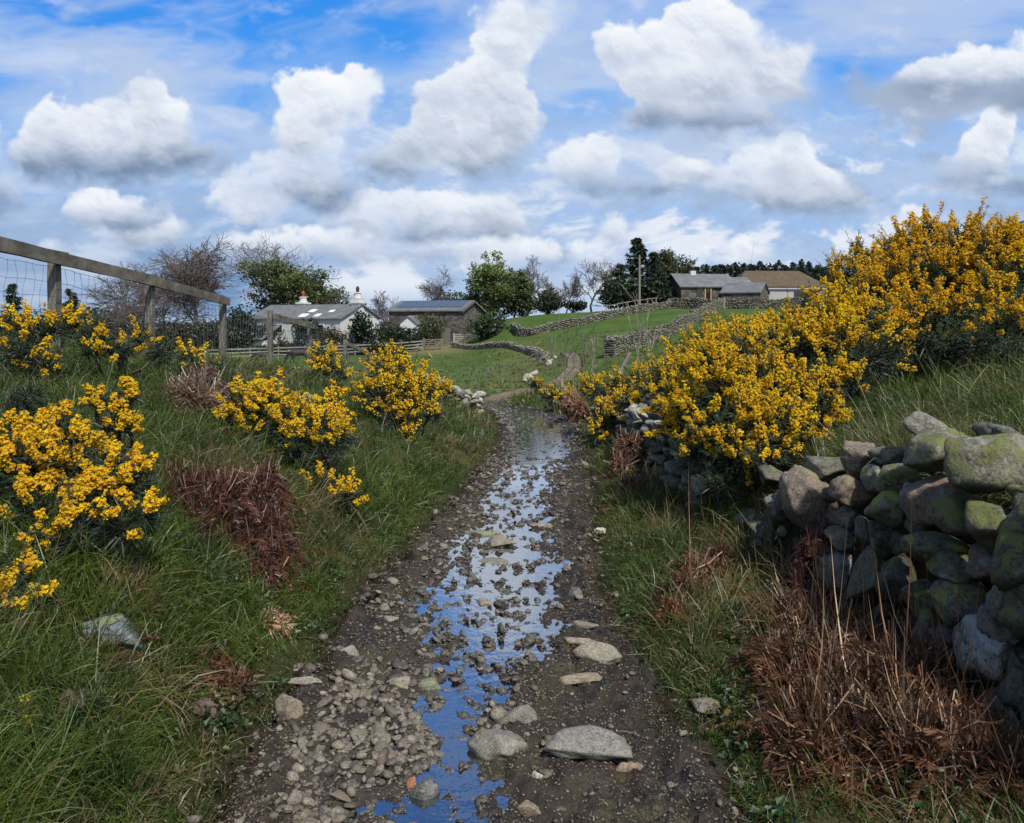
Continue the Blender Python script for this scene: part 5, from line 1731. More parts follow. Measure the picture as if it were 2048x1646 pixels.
def put_tree(name, label, px, Z, h, seed, kind='bare', group=None, barkc=(.14, .125, .115), leafc=(.075, .115, .025), minr=.018, leafn=14, leafs=.16, widen=1.0, cat='tree', **kw):
    base = G(px, Z)
    base[2] -= .1
    root = thing(name, label, cat, base, group)
    segs, tips = branch_tree(seed, h, **kw)
    p0, p1 = np.array([s[0] for s in segs]), np.array([s[1] for s in segs])
    p0[:, :2] *= widen
    p1[:, :2] *= widen
    tips = tips.copy()
    tips[:, :2] *= widen
    r0, r1 = np.array([s[2] for s in segs]), np.array([s[3] for s in segs])
    tr = MB()
    thick = r0 > .05
    mr = minr * Z / 90
    tr.tubes(p0[thick], p1[thick], np.maximum(r0[thick], mr), np.maximum(r1[thick], mr), barkc, 6)
    if (~thick).any():
        tw = MB()
        tw.tubes(p0[~thick], p1[~thick], np.maximum(r0[~thick], mr), np.maximum(r1[~thick], mr * .8), np.array(barkc) * np.array((.85, .78, .78)), 3)
        o = tw.build('twigs', M['bark'], root)
        o.location = (0, 0, 0)
    if thick.any():
        tr.build('trunk', M['bark'], root).location = (0, 0, 0)
    if kind == 'leafy':
        lf = MB()
        r = np.random.default_rng(seed)
        k = len(tips) * leafn
        q = np.repeat(tips, leafn, 0) + r.normal(0, .24, (k, 3)) * h / 10 * np.array((1, 1, .8))
        cen = tips.mean(0)
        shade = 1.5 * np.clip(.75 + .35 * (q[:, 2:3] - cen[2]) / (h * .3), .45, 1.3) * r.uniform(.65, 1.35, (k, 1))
        blob = 1 + .55 * fbm(q[:, 0] * 1.1, q[:, 2] * 1.1 + q[:, 1], 2, sx=seed)[:, None]
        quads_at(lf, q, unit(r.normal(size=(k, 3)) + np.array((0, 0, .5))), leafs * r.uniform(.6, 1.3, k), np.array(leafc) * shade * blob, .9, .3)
        lf.build('crown', M['leaf'], root).location = (0, 0, 0)
    return root


def conifer(label, px, Z, h, w, seed, group=None, col=(.022, .045, .022), dens=1.0, leaf=1.0, base=None, name='conifer', sink=0.0):
    b = G(px, Z)
    b[2] -= sink
    root = thing(name, label, 'conifer', b, group)
    r = np.random.default_rng(seed)
    tr, nd = MB(), MB()
    tr.tubes([(0, 0, 0)], [(0, 0, h * .97)], h * .018, .02, (.10, .07, .05), 6)
    n = int(60 * dens)
    t = np.linspace(.06, .98, n) + r.normal(0, .01, n)
    for k in range(n):
        z = h * t[k]
        L = w * .5 * (1 - t[k]) ** .75 * r.uniform(.65, 1.2) + .12
        a = r.uniform(0, 6.28)
        d = unit(np.array((math.cos(a), math.sin(a), r.uniform(-.1, .35))))
        tip = np.array((0, 0, z)) + d * L
        tr.tubes([(0, 0, z)], [tip], .02, .01, (.06, .05, .04), 3)
        m = int(34 * dens)
        s = r.uniform(.15, 1.05, m)
        q = np.array((0, 0, z)) + d * L * s[:, None] + r.normal(0, .05 * h / 8, (m, 3))
        dd = unit(d * .6 + r.normal(0, .6, (m, 3)) + np.array((0, 0, -.15)))
        c = np.array(col) * r.uniform(.5, 1.6, (m, 1))
        blades(nd, q, dd, r.uniform(.3, .65, m) * h / 9 * leaf, .15 * h / 9 * leaf, .4, c * .7, c * 1.2, prof=(.7, 1), ts=(0, .5))
    tr.build('trunk', M['bark'], root).location = (0, 0, 0)
    nd.build('crown', M['needle'], root).location = (0, 0, 0)
    return root


def shrub(label, px, Z, w, h, seed, col=(.05, .08, .02), name='shrub', size=.10, n=2600, up=0.0, stems=True, group=None, depth=None, airy=0.0, cat='shrub'):
    """bushy plant made of many small leaves spread through an uneven volume"""
    b = G(px, Z)
    b[2] += up
    root = thing(name, label, cat, b, group)
    r = np.random.default_rng(seed)
    nb = 9
    cen = np.stack([r.uniform(-.32, .32, nb) * w, r.uniform(-.3, .3, nb) * (depth or w), r.uniform(.25, .68, nb) * h], 1)
    rad = r.uniform(.22, .36, nb)
    pk = r.integers(0, nb, n)
    u = unit(r.normal(size=(n, 3))) * (r.random((n, 1)) ** (.35 + airy))
    q = cen[pk] + u * rad[pk][:, None] * np.array((w, depth or w, h))
    q = q * (1 + .14 * fbm(q[:, 0] * 2 / w * 3, q[:, 2] * 2 / h * 3, 3, sx=seed)[:, None])
    q[:, 2] = np.abs(q[:, 2])
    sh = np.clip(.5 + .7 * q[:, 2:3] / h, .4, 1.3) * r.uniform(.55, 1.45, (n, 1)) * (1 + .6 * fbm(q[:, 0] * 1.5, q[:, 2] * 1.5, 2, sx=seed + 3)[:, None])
    lf = MB()
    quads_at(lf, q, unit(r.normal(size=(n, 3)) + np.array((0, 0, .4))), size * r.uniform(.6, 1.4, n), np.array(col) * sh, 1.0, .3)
    lf.build('foliage', M['leaf'], root).location = (0, 0, 0)
    if stems:
        st = MB()
        m = 26
        tgt = cen[r.integers(0, nb, m)] + r.normal(0, .1, (m, 3)) * w
        st.tubes(np.tile([[0, 0, 0]], (m, 1)) + r.normal(0, .04, (m, 3)) * w * np.array((1, 1, 0)), tgt, .03, .01, (.09, .075, .06), 4)
        st.build('stems', M['bark'], root).location = (0, 0, 0)
    return root


def ht(Z, top_py, px):
    """height of something standing at bearing px whose top is seen at row top_py"""
    return EYE + (HY - top_py) / F * Z - gz((px - 1024) / F * Z, Z)


PUR = (.15, .135, .13)
put_tree('bare_tree', 'largest purplish bare tree, left of the leafy oak', 415, 96, ht(96, 455, 415), 11, barkc=PUR, spread=.62, kids=(9, 7, 6, 4), levels=5, widen=1.5, minr=.03)
put_tree('bare_tree', 'spreading bare tree just left of the largest one', 345, 100, ht(100, 515, 345), 12, barkc=PUR, spread=.7, kids=(9, 7, 5, 4), widen=1.6, minr=.028)
put_tree('bare_tree', 'low bare tree behind the second fence post', 285, 92, ht(92, 575, 285), 13, barkc=(.13, .12, .12), spread=.75, kids=(6, 6, 4, 3), widen=1.4)
put_tree('leafy_tree', 'round olive green oak standing behind the white cottage', 560, 98, ht(98, 515, 560), 14, 'leafy', leafc=(.075, .095, .022), spread=.75, kids=(9, 6, 5, 3), widen=1.65, leafn=7, leafs=.16, first=.15, barkc=(.08, .07, .06))
put_tree('bare_tree', 'bare tree whose top shows above the olive oak', 570, 125, ht(125, 465, 570), 15, barkc=PUR, spread=.7, kids=(7, 5, 5, 3), widen=1.35)
put_tree('bare_tree', 'small purplish bare tree between the two cottage chimneys', 675, 120, ht(120, 572, 675), 16, barkc=(.16, .13, .14), spread=.7, kids=(7, 5, 4, 3), widen=1.5)
put_tree('bare_tree', 'thin bare tree between the cottage and the stone barn', 782, 112, ht(112, 578, 782), 17, barkc=(.15, .135, .14), spread=.6, kids=(7, 5, 4, 3), widen=1.0)
put_tree('bare_tree', 'windblown bare tree rising behind the stone barn', 862, 122, ht(122, 527, 862), 18, barkc=(.12, .105, .105), spread=.75, kids=(6, 6, 5, 3), widen=1.35, lean=.1)
put_tree('leafy_tree', 'tall bright green tree right of the stone barn', 985, 104, ht(104, 506, 985), 19, 'leafy', leafc=(.12, .16, .035), spread=.8, kids=(10, 6, 4, 3), widen=1.0, leafn=5, leafs=.15, first=.10, barkc=(.10, .09, .08))
put_tree('leafy_tree', 'darker half leaved tree touching the tall bright green one', 1028, 106, ht(106, 540, 1028), 20, 'leafy', leafc=(.075, .105, .03), spread=.75, kids=(10, 5, 4, 3), widen=.95, leafn=8, first=.08, leafs=.14)
put_tree('bare_tree', 'pale bare tree with wide forked top right of the green trees', 1052, 112, ht(112, 505, 1052), 21, barkc=(.15, .145, .13), spread=.6, kids=(6, 5, 5, 3), widen=1.0, lean=.15)
put_tree('bare_tree', 'low brownish bare tree behind the round dark bush on the crest', 1095, 118, ht(118, 560, 1095), 22, barkc=PUR, spread=.7, kids=(7, 5, 4, 3), widen=1.3)
put_tree('bare_tree', 'slender bare tree left of the wide forked one by the conifers', 1132, 110, ht(110, 545, 1132), 23, barkc=(.15, .14, .13), spread=.5, kids=(7, 5, 4, 3), widen=.8)
put_tree('bare_tree', 'wide forked bare tree leaning beside the dark conifers', 1183, 106, ht(106, 510, 1183), 24, barkc=(.12, .11, .095), spread=.72, kids=(7, 6, 5, 3), widen=1.1, lean=-.12)
put_tree('leafy_tree', 'umbrella shaped tree between the conifers and the slate house', 1345, 118, ht(118, 494, 1345), 25, 'leafy', leafc=(.055, .070, .022), spread=.7, kids=(7, 5, 5, 3), widen=1.05, leafn=5, leafs=.14, first=.45, barkc=(.09, .08, .06))
conifer('tallest dark conifer with a ragged spire beside the utility pole', 1275, 104, ht(104, 475, 1275), 5.4, 31, dens=1.5)
conifer('broad dark conifer on the left side of the group by the pole', 1240, 102, ht(102, 528, 1240), 5.0, 32, dens=1.5, col=(.026, .050, .022))
conifer('shorter conifer between the pole and the umbrella shaped tree', 1306, 102, ht(102, 505, 1306), 4.8, 33, dens=1.5, col=(.020, .040, .022))
conifer('low bushy conifer right at the house gable', 1322, 100, ht(100, 540, 1322), 4.2, 34, dens=1.3)
conifer('outer drooping conifer nearest the wide forked bare tree', 1222, 103, ht(103, 560, 1222), 4.4, 35, dens=1.3, col=(.03, .055, .02))
shrub('dark mass of evergreen filling the foot of the conifer group', 1268, 101, 9.5, ht(101, 545, 1268), 36, (.018, .036, .016), 'evergreen_shrub', .22, 5200)
conifer('dark conifer between the first and second fence posts', 140, 95, ht(95, 578, 140), 4.4, 37, dens=1.2)
conifer('narrow dark conifer at the left edge behind the fence', 26, 88, ht(88, 566, 26), 3.0, 38, dens=1.1)
# plantation on the skyline
FIR = [(1398, 546), (1412, 528), (1432, 530), (1452, 533), (1470, 524), (1488, 526), (1506, 533), (1520, 522), (1538, 530), (1556, 520), (1572, 530), (1586, 524), (1602, 518), (1618, 522), (1634, 530), (1648, 534), (1662, 528), (1444, 540), (1496, 540), (1530, 540), (1590, 538), (1620, 540), (1384, 545)]
protoF = None
for i, (px, py) in enumerate(FIR):
    Z = 150 + (i * 37 % 23)
    b = G(px, Z)
    h = EYE + (HY - py) / F * Z - b[2]
    if protoF is None or i < 3:
        src = conifer('dark fir standing in the plantation on the skyline behind the farm roofs', px, Z, h, 4.6, 60 + i, 'firs of the skyline plantation', (.028, .050, .030), 2.6, .5, name='fir_tree')
        src['h0'] = h
        protoF = (protoF or []) + [src]
    else:
        s0 = protoF[i % 3]
        c_ = s0.copy()
        COL.objects.link(c_)
        c_.location = b
        c_.rotation_euler = (0, 0, i * 1.7)
        k = h / s0['h0']
        c_.scale = (k * (.85 + .3 * (i % 4) / 3), k * (.85 + .3 * (i % 4) / 3), k)
        for ch in s0.children:
            d_ = ch.copy()
            COL.objects.link(d_)
            d_.parent = c_
tag(shrub('dense dark lower belt of the plantation behind the farm roofs', 1520, 158, 36, 7.2, 90, (.020, .036, .024), 'undergrowth', .45, 9000, depth=7), kind='stuff')

# shrubs and hedges of the valley
SH = [
    ('pale green willow bush hiding the front of the stone barn', 862, 88, 4.6, 3.9, (.105, .115, .045), .09, 3600, .3),
    ('dense green bush at the right corner of the stone barn', 972, 86, 4.3, 3.2, (.060, .100, .024), .11, 3400, 0),
    ('dark holly before the right end of the cottage', 722, 84, 2.7, 4.6, (.018, .034, .016), .11, 2800, 0),
    ('dark round bush on the cottage front between porch and skylights', 612, 84, 2.6, 3.9, (.018, .034, .016), .11, 2600, 0),
    ('brown twiggy bush below the cottage skylights', 668, 83, 3.4, 3.2, (.075, .065, .035), .08, 2600, .3),
    ('dark laurel clump by the white shed', 808, 84, 3.4, 2.7, (.022, .040, .018), .11, 2600, 0),
    ('olive twiggy thicket between the holly and the laurel', 765, 85, 4.0, 3.7, (.070, .080, .035), .08, 3000, .3),
    ('round dark bush on the crest left of the wide forked tree', 1095, 98, 4.0, 3.4, (.045, .060, .022), .12, 2800, 0),
    ('low evergreen clump behind the barn ridge', 893, 125, 7.5, 6.6, (.050, .070, .020), .16, 3000, 0),
    ('green hedge clump at the foot of the tall bright green tree', 965, 108, 5.5, 4.6, (.050, .080, .022), .14, 3000, 0),
    ('yellow green bush low on the skyline right of the cottage roof', 700, 118, 8.0, 5.6, (.055, .075, .025), .15, 3200, 0),
    ('dull hedge mass below the largest bare tree', 430, 88, 8.5, 3.6, (.040, .052, .024), .13, 4200, .1),
    ('dark hedge mass behind the third fence post', 490, 86, 7.0, 4.6, (.028, .044, .018), .13, 4200, 0),
    ('bluish green thicket right of the first fence post', 215, 110, 12.0, 5.6, (.038, .060, .034), .17, 4400, 0),
    ('bluish green thicket behind the first fence post', 90, 112, 12.0, 5.2, (.035, .055, .034), .17, 4200, 0),
    ('brown hedge behind the second fence post', 320, 90, 8.0, 3.8, (.050, .050, .028), .13, 4200, .1),
    ('low dark garden hedge in front of the cottage', 585, 80, 11.0, 1.6, (.022, .038, .016), .12, 5200, 0),
    ('ragged garden hedge in front of the brown twiggy bush', 715, 80, 8.0, 1.5, (.040, .050, .022), .12, 4200, 0),
    ('olive green tree crown low behind the cottage gable', 480, 100, 5.0, 5.2, (.045, .065, .020), .14, 3000, 0),
    ('bluish far hedge at the left edge of the view', -10, 110, 11.0, 4.8, (.035, .052, .034), .17, 3200, 0),
    ('small green bush right of the slender bare trees on the crest', 1145, 112, 4.0, 2.2, (.04, .06, .02), .12, 1500, 0),
]
for i, (lab, px, Z, w_, h_, c_, s_, n_, air) in enumerate(SH):
    dp = 2.2 if 'hedge' in lab and w_ > 7 and Z < 82 else None
    shrub(lab, px, Z, w_, h_, 200 + i, c_, 'hedge' if ' hedge' in lab else 'shrub', s_, n_, 0, True, None, dp, air)

# young bare trees by the bend
SAP = [(1128, 27, 596, 41, 'spindly young birch just left of its twin at the bend'), (1166, 26.5, 640, 42, 'forked young birch right of its twin at the bend'), (1268, 30, 560, 43, 'tallest young birch in front of the field corner wall'), (1302, 31, 615, 44, 'smaller young birch right of the tallest one'), (1184, 25, 660, 45, 'thin leaning sapling with pale upper branches'), (1112, 26, 650, 46, 'low grey sapling left of the timber tree guard')]
for i, (px, Z, top, sd_, lab) in enumerate(SAP):
    put_tree('young_birch', lab, px, Z, ht(Z, top, px), sd_, barkc=(.30, .29, .27) if i in (2, 3, 4) else (.20, .19, .17), spread=.42, kids=(5, 2, 2), levels=3, trunk_r=.026, minr=.024, first=.3, widen=.9, wig=.09, cat='young tree')
# ------------------------------------------------------------------ buildings
def house(name, label, cat, left, theta, L, Wd, z0, eave, ridge, wallm, roofm, wallc=(1, 1, 1), hip=0.0, over=.25, thick=.12, roofc=(1, 1, 1)):
    """left = (x, y) of the ridge's left end; returns the root whose local x runs along the ridge, local -y faces the viewer"""
    root = thing(name, label, cat, (left[0], left[1], 0))
    root.rotation_euler = (0, 0, math.radians(theta))
    h = Wd / 2
    mb = MB()
    if hip:
        mb.box((-hip + .0, -h, z0), (L + hip, h, eave), wallc)
    else:
        v = [(0, -h, z0), (L, -h, z0), (L, h, z0), (0, h, z0), (0, -h, eave), (L, -h, eave), (L, h, eave), (0, h, eave), (0, 0, ridge), (L, 0, ridge)]
        mb.add(v, [np.array([(0, 1, 5, 4), (2, 3, 7, 6), (3, 0, 4, 7), (1, 2, 6, 5), (4, 5, 9, 8), (7, 8, 9, 6)]), np.array([(4, 8, 7), (5, 6, 9)])], wallc)
    mb.build('wall', M[wallm], root)
    rb = MB()
    sl = (ridge - eave) / h
    e = over
    for s in (-1, 1):
        if hip:
            a = [(0, 0, ridge), (L, 0, ridge), (L + hip + e, s * (h + e), eave - sl * e), (-hip - e, s * (h + e), eave - sl * e)]
        else:
            a = [(-e, 0, ridge), (L + e, 0, ridge), (L + e, s * (h + e), eave - sl * e), (-e, s * (h + e), eave - sl * e)]
        a = np.array(a) + np.array((0, 0, .02))
        b = a + np.array((0, 0, thick))
        rb.add(np.concatenate([a, b]), np.array([(0, 1, 2, 3), (7, 6, 5, 4), (0, 4, 5, 1), (1, 5, 6, 2), (2, 6, 7, 3), (3, 7, 4, 0)]), roofc)
    if hip:
        for x0, x1 in ((0, -hip - e), (L, L + hip + e)):
            a = np.array([(x0, 0, ridge), (x1, -(h + e), eave - sl * e), (x1, (h + e), eave - sl * e)]) + np.array((0, 0, .02 + thick))
            rb.add(a, np.array([(0, 1, 2)]), roofc)
    ro = rb.build('roof', M[roofm], root)
    return root, ro, sl


def part_box(root, name, lo, hi, mat, c=(1, 1, 1), label=None):
    mb = MB()
    mb.box(lo, hi, c)
    o = mb.build(name, M[mat], root)
    if label:
        o['label'] = label
    return o


def window(root, x, z, w_, h_, y, frame='paint', fc=(.7, .7, .7)):
    mb = MB()
    t = .07
    mb.box((x - w_ / 2, y - .06, z), (x - w_ / 2 + t, y - .003, z + h_), fc)
    mb.box((x + w_ / 2 - t, y - .06, z), (x + w_ / 2, y - .003, z + h_), fc)
    mb.box((x - w_ / 2 + t, y - .06, z), (x + w_ / 2 - t, y - .003, z + t), fc)
    mb.box((x - w_ / 2 + t, y - .06, z + h_ - t), (x + w_ / 2 - t, y - .003, z + h_), fc)
    o = mb.build('window', M[frame], root)
    g_ = part_box(o, 'pane', (x - w_ / 2 + t, y - .03, z + t), (x + w_ / 2 - t, y - .006, z + h_ - t), 'glass')
    return o


WHITE = (.60, .61, .61)
# white cottage
ct, cr, sl = house('cottage', 'long white cottage with slate roof, two stepped chimneys and skylights behind dark shrubs', 'cottage', (-27.8, 92.4), -25, 12.4, 7.2, -2.2, 1.75, 3.2, 'paint', 'slate', WHITE)
for x_ in (1.4, 4.2, 7.0, 9.8):
    window(ct, x_, .15, .9, 1.0, -3.6)
    window(ct, x_ + .1, -1.6, .9, 1.1, -3.6)


def skylight(root, x, t, w_, l_):
    """roof window lying on the front slope; t runs from ridge (0) to eave (1)"""
    h = 3.6
    y0, y1 = -h * t, -h * (t + l_)
    z0, z1 = 3.2 - sl * h * t + .17, 3.2 - sl * h * (t + l_) + .17
    a = [(x, y0, z0), (x + w_, y0, z0), (x + w_, y1, z1), (x, y1, z1)]
    mb = MB()
    b = [(p[0], p[1], p[2] - .06) for p in a]
    mb.add(a + b, np.array([(0, 1, 2, 3), (0, 4, 5, 1), (1, 5, 6, 2), (2, 6, 7, 3), (3, 7, 4, 0)]), (.8, .85, .9))  # whitish tint paints the reflected sky onto the pane
    return mb.build('skylight', M['metal'], root)


for (x_, t_, w_, l_) in ((6.9, .40, .8, .20), (6.6, .74, 1.0, .22), (8.6, .74, .7, .2), (9.7, .45, .6, .15)):
    skylight(ct, x_, t_, w_, l_)
for (x_, pot, zt) in ((4.5, (.38, .08, .04), 4.35), (12.0, (.05, .05, .055), 4.75)):
    mb = MB()
    mb.box((x_ - .50, -.50, 2.4), (x_ + .50, .50, zt - .75), WHITE)
    mb.box((x_ - .62, -.62, 3.42), (x_ + .62, .62, 3.56), WHITE)
    mb.tubes([(x_, 0, zt - .75), (x_, 0, zt - .68), (x_, 0, zt - .2)], [(x_, 0, zt - .62), (x_, 0, zt - .2), (x_, 0, zt - .12)], [.55, .42, .48], [.50, .38, .44], WHITE, 10)
    ch_ = mb.build('chimney', M['paint'], cr)
    pb = MB()
    pb.tubes([(x_, 0, zt - .2), (x_, 0, zt + .25)], [(x_, 0, zt + .25), (x_, 0, zt + .55)], [.17, .24], [.17, .10], pot, 8)
    pb.build('chimney_pot', M['paint'], ct)
ext = MB()
ext.box((.3, -6.2, -2.2), (4.2, -3.62, -.6), WHITE)
ext.build('porch_wall', M['paint'], ct)
ext = MB()
a = np.array([(.1, -3.61, 1.05), (4.4, -3.61, 1.05), (4.4, -6.5, -.45), (.1, -6.5, -.45)])
ext.add(np.concatenate([a, a - (0, 0, .1)]), np.array([(0, 1, 2, 3), (7, 6, 5, 4), (0, 4, 5, 1), (1, 5, 6, 2), (2, 6, 7, 3), (3, 7, 4, 0)]))
ext.build('porch_roof', M['slate'], ct)
window(ct, 2.2, -1.7, .8, .8, -6.2)

# stone barn with roof panels
bn, br_, sl2 = house('stone_barn', 'dark stone barn with glazed panels along its slate roof, right gable towards the viewer', 'barn', (-12.95, 94.1), -20, 9.0, 6.6, -1.4, 2.62, 3.72, 'rubble_wall', 'slate', roofc=(.75, .66, .62))
mb = MB()
h = 3.3
for k in range(8):
    x0 = .5 + k * 1.02
    a = np.array([(x0, -.25, 3.72 - sl2 * .25 + .17), (x0 + .98, -.25, 3.72 - sl2 * .25 + .17), (x0 + .98, -2.5, 3.72 - sl2 * 2.5 + .17), (x0, -2.5, 3.72 - sl2 * 2.5 + .17)])
    mb.add(np.concatenate([a, a + (0, 0, .05)]), np.array([(7, 6, 5, 4), (0, 4, 5, 1), (1, 5, 6, 2), (2, 6, 7, 3), (3, 7, 4, 0)]), (.085, .095, .12))
mb.build('roof_panels', M['panel'], bn)
part_box(bn, 'door', (6.6, -3.36, -1.4), (7.7, -3.303, .7), 'wood', (1.2, 1.2, 1.2))
window(bn, 3.4, .4, .9, .9, -3.3)
mb = MB()
for (p_, q_) in (((9.28, -3.5, 2.52), (9.28, 0, 3.72)), ((9.28, 0, 3.72), (9.28, 3.5, 2.52))):
    mb.bar(p_, q_, .05, .2, (.9, .88, .85))
mb.build('bargeboard', M['wood'], bn)

# white garden shed
sh_, _, _ = house('garden_shed', 'small white garden shed with its gable glimpsed through the willow', 'shed', (-11.3, 86.5), 78, 2.6, 2.0, -1.6, 1.15, 1.95, 'paint', 'slate', (.62, .68, .70), over=.12)
part_box(sh_, 'door', (-.06, -.4, -1.6), (-.003, .4, .4), 'glass')

# slate house on the right
hs, hr, _ = house('farmhouse', 'low grey farmhouse with slate roof and timber framed openings beside the dark conifers', 'farmhouse', (20.35, 101.0), 9, 7.2, 6.0, 3.0, 5.72, 7.35, 'rubble_wall', 'slate', (1, 1, 1))
part_box(hs, 'doorway', (2.0, -3.05, 3.6), (2.8, -3.003, 5.5), 'glass')
for x_ in (3.0, 3.75, 5.2, 6.0):
    part_box(hs, 'timber_post', (x_, -3.12, 3.6), (x_ + .16, -3.003, 5.6), 'wood', (2.6, 2.0, 1.1))
for x_ in (3.25, 5.45):
    part_box(hs, 'opening', (x_, -3.04, 3.9), (x_ + .45, -3.004, 5.5), 'glass')
mb = MB()
mb.box((2.3, -.35, 7.0), (3.0, .35, 7.85), (.55, .55, .56))
mb.build('chimney', M['paint'], hr)
s2, _, _ = house('farmhouse_wing', 'lower slate roofed wing at the right end of the low grey farmhouse', 'outbuilding', (27.4, 101.9), 9, 2.6, 5.6, 3.0, 5.60, 6.95, 'rubble_wall', 'slate', over=.2)

# barn with the brown roof
bb_, bbr, _ = house('field_barn', 'big barn with a brown mossy hipped roof and white front, farthest right of the farm', 'barn', (31.0, 106.0), 0, 7.2, 7.6, 3.0, 5.95, 8.0, 'paint', 'mossy_slate', (.42, .41, .42), hip=2.0, over=.3)
mb = MB()
mb.box((-1.0, -4.02, 5.55), (9.3, -3.82, 5.78), (.50, .48, .58))
mb.build('gutter', M['paint'], bb_)
for x_ in (5.2, 7.0):
    part_box(bb_, 'opening', (x_, -3.86, 3.4), (x_ + 1.3, -3.803, 5.3), 'glass')
lt, _, _ = house('lean_to_shed', 'small outbuilding with bluish slate roof between farmhouse and brown roofed barn', 'outbuilding', (26.6, 98.8), -28, 4.6, 5.4, 3.0, 4.85, 6.05, 'rubble_wall', 'slate', (1, 1, 1), over=.15, roofc=(.95, 1.1, 1.15))

# utility pole
p = G(1279, 92)
pole = thing('utility_pole', 'tall pale wooden pole in front of the dark conifers', 'utility pole', p)
mb = MB()
mb.tubes([(0, 0, 0)], [(0, 0, 9.1 - p[2])], .14, .10, (1.6, 1.5, 1.35), 8)
mb.build('post', M['wood'], pole)
mb = MB()
mb.box((-.35, -.07, 8.7 - p[2]), (.35, -.14 + .25, 8.78 - p[2]), (.8, .8, .8))
mb.build('crosspiece', M['wood'], pole)

# ------------------------------------------------------------------ far field walls
def pxy(pts):
    return [((px - 1024) / F * Z, Z) for px, Z in pts]


rubble_wall('dry_stone_wall', 'long grey field wall curving up the pasture from its low corner to the conifers', pxy([(1026, 85), (1040, 80), (1058, 79), (1110, 81), (1165, 83), (1205, 86), (1255, 90), (1310, 94), (1338, 96)]), .85, .6, .26, seed=11, tn=(.85, .85, .82))
rubble_wall('dry_stone_wall', 'farm yard wall below the grey farmhouse and the brown roofed barn', pxy([(1336, 96.5), (1390, 95), (1440, 94.5), (1500, 94.5), (1560, 95), (1620, 96)]), 1.2, .6, .28, seed=12, tn=(.72, .71, .68))
rubble_wall('dry_stone_wall', 'thick field wall running diagonally down from the farm yard to the tall young birch', pxy([(1218, 48.5), (1238, 52), (1262, 54.5), (1290, 57.5), (1330, 63), (1375, 71.5), (1410, 81), (1440, 92)]), 1.1, .65, .22, seed=13, tn=(.66, .66, .60))
rubble_wall('dry_stone_wall', 'low pale wall bordering the paddock and bending towards the track', pxy([(905, 85), (960, 80), (1010, 74), (1060, 67), (1084, 62.5), (1092, 58), (1086, 54)]), .5, .5, .22, seed=14, tn=(1.0, .97, .92))
rubble_wall('dry_stone_wall', 'rough garden wall of dark stones behind the paddock gate', pxy([(800, 87), (850, 87.5), (884, 88)]), .75, .5, .3, seed=15, tn=(.75, .7, .66))
rubble_wall('dry_stone_wall', 'short brown wall right of the field gate', pxy([(962, 88), (1000, 86)]), .9, .5, .3, seed=16, tn=(.62, .52, .45))
# tumbled pale stones on the verge
r_ = np.random.default_rng(77)
src = None
for k in range(16):
    px = r_.uniform(1045, 1112)
    Z = np.interp(px, [1045, 1112], [42, 55]) + r_.normal(0, 1.0)
    b = G(px, Z)
    if src is None or k < 3:
        o = place_rock('boulder', M['stone_grey'], 1700 + k, b + (0, 0, .08), (.5, .45, .32), 2, (0, 0, 0), .06, 12, (2.2, 2.2, 2.15))
        src = (src or []) + [o]
    else:
        o = src[k % 3].copy()
        COL.objects.link(o)
        o.location = b + (0, 0, .08)
        o.rotation_euler = (0, 0, k)
        o.scale = (r_.uniform(.6, 1.4),) * 3
    tag(o, 'pale tumbled stone lying on the verge beyond the bend', 'stone', 'tumbled pale stones on the verge')
for k, (px, Z, sz, lab) in enumerate([(1158, 16.5, .3, 'pinkish round boulder under the left tip of the low gorse'), (1185, 14.0, .24, 'grey stone half hidden below the low spreading gorse'), (1135, 23.0, .2, 'flat pale stone by the timber tree guard'), (1258, 12.6, .22, 'small grey stack of flat stones under hanging gorse')]):
    b = G(px, Z)
    tag(place_rock('boulder', M['stone_grey' if k else 'stone_pink'], 1750 + k, b + (0, 0, sz * .3), (sz * 1.2, sz, sz * .8), 3, (0, .1, k), .06, 10, (1.4, 1.3, 1.25)), lab, 'stone')

# ------------------------------------------------------------------ timber fence of the near left bank
FX = -5.45
FP = [(6.6, 2.536), (9.5, 2.375), (12.0, 2.225), (15.0, 1.995), (18.0, 1.78), (21.5, 1.52), (26.0, .93), (30.0, .40), (33.0, -.20)]
fence = thing('timber_fence', 'weathered timber fence with top rail and wire netting running down the left bank', 'fence', (FX, 9.5, gz(FX, 9.5)))
fl_ = np.array(fence.location)
for k, (Z, zt) in enumerate(FP):
    mb = MB()
    g_ = gz(FX, Z)
    mb.bar((FX, Z, min(g_ - .3, zt - 1.3)) - fl_, (FX + rng.normal(0, .02), Z, zt + .03) - fl_, .105, .11, (1, 1, 1), .003, 5)
    mb.build('post', M['wood'], fence)
for (a_, b_) in ((0, 1), (1, 2), (2, 3), (4, 5), (6, 7), (7, 8)):
    (Za, ta), (Zb, tb) = FP[a_], FP[b_]
    mb = MB()
    drop = .05 if a_ < 4 else .10
    mb.bar(np.array((FX + .10, Za - .06, ta - drop)) - fl_, np.array((FX + .10, Zb + .06, tb - drop)) - fl_, .045, .15 if a_ < 4 else .13, (.95, .92, .88), .004, 7)
    mb.build('rail', M['wood'], fence)
wm = MB()
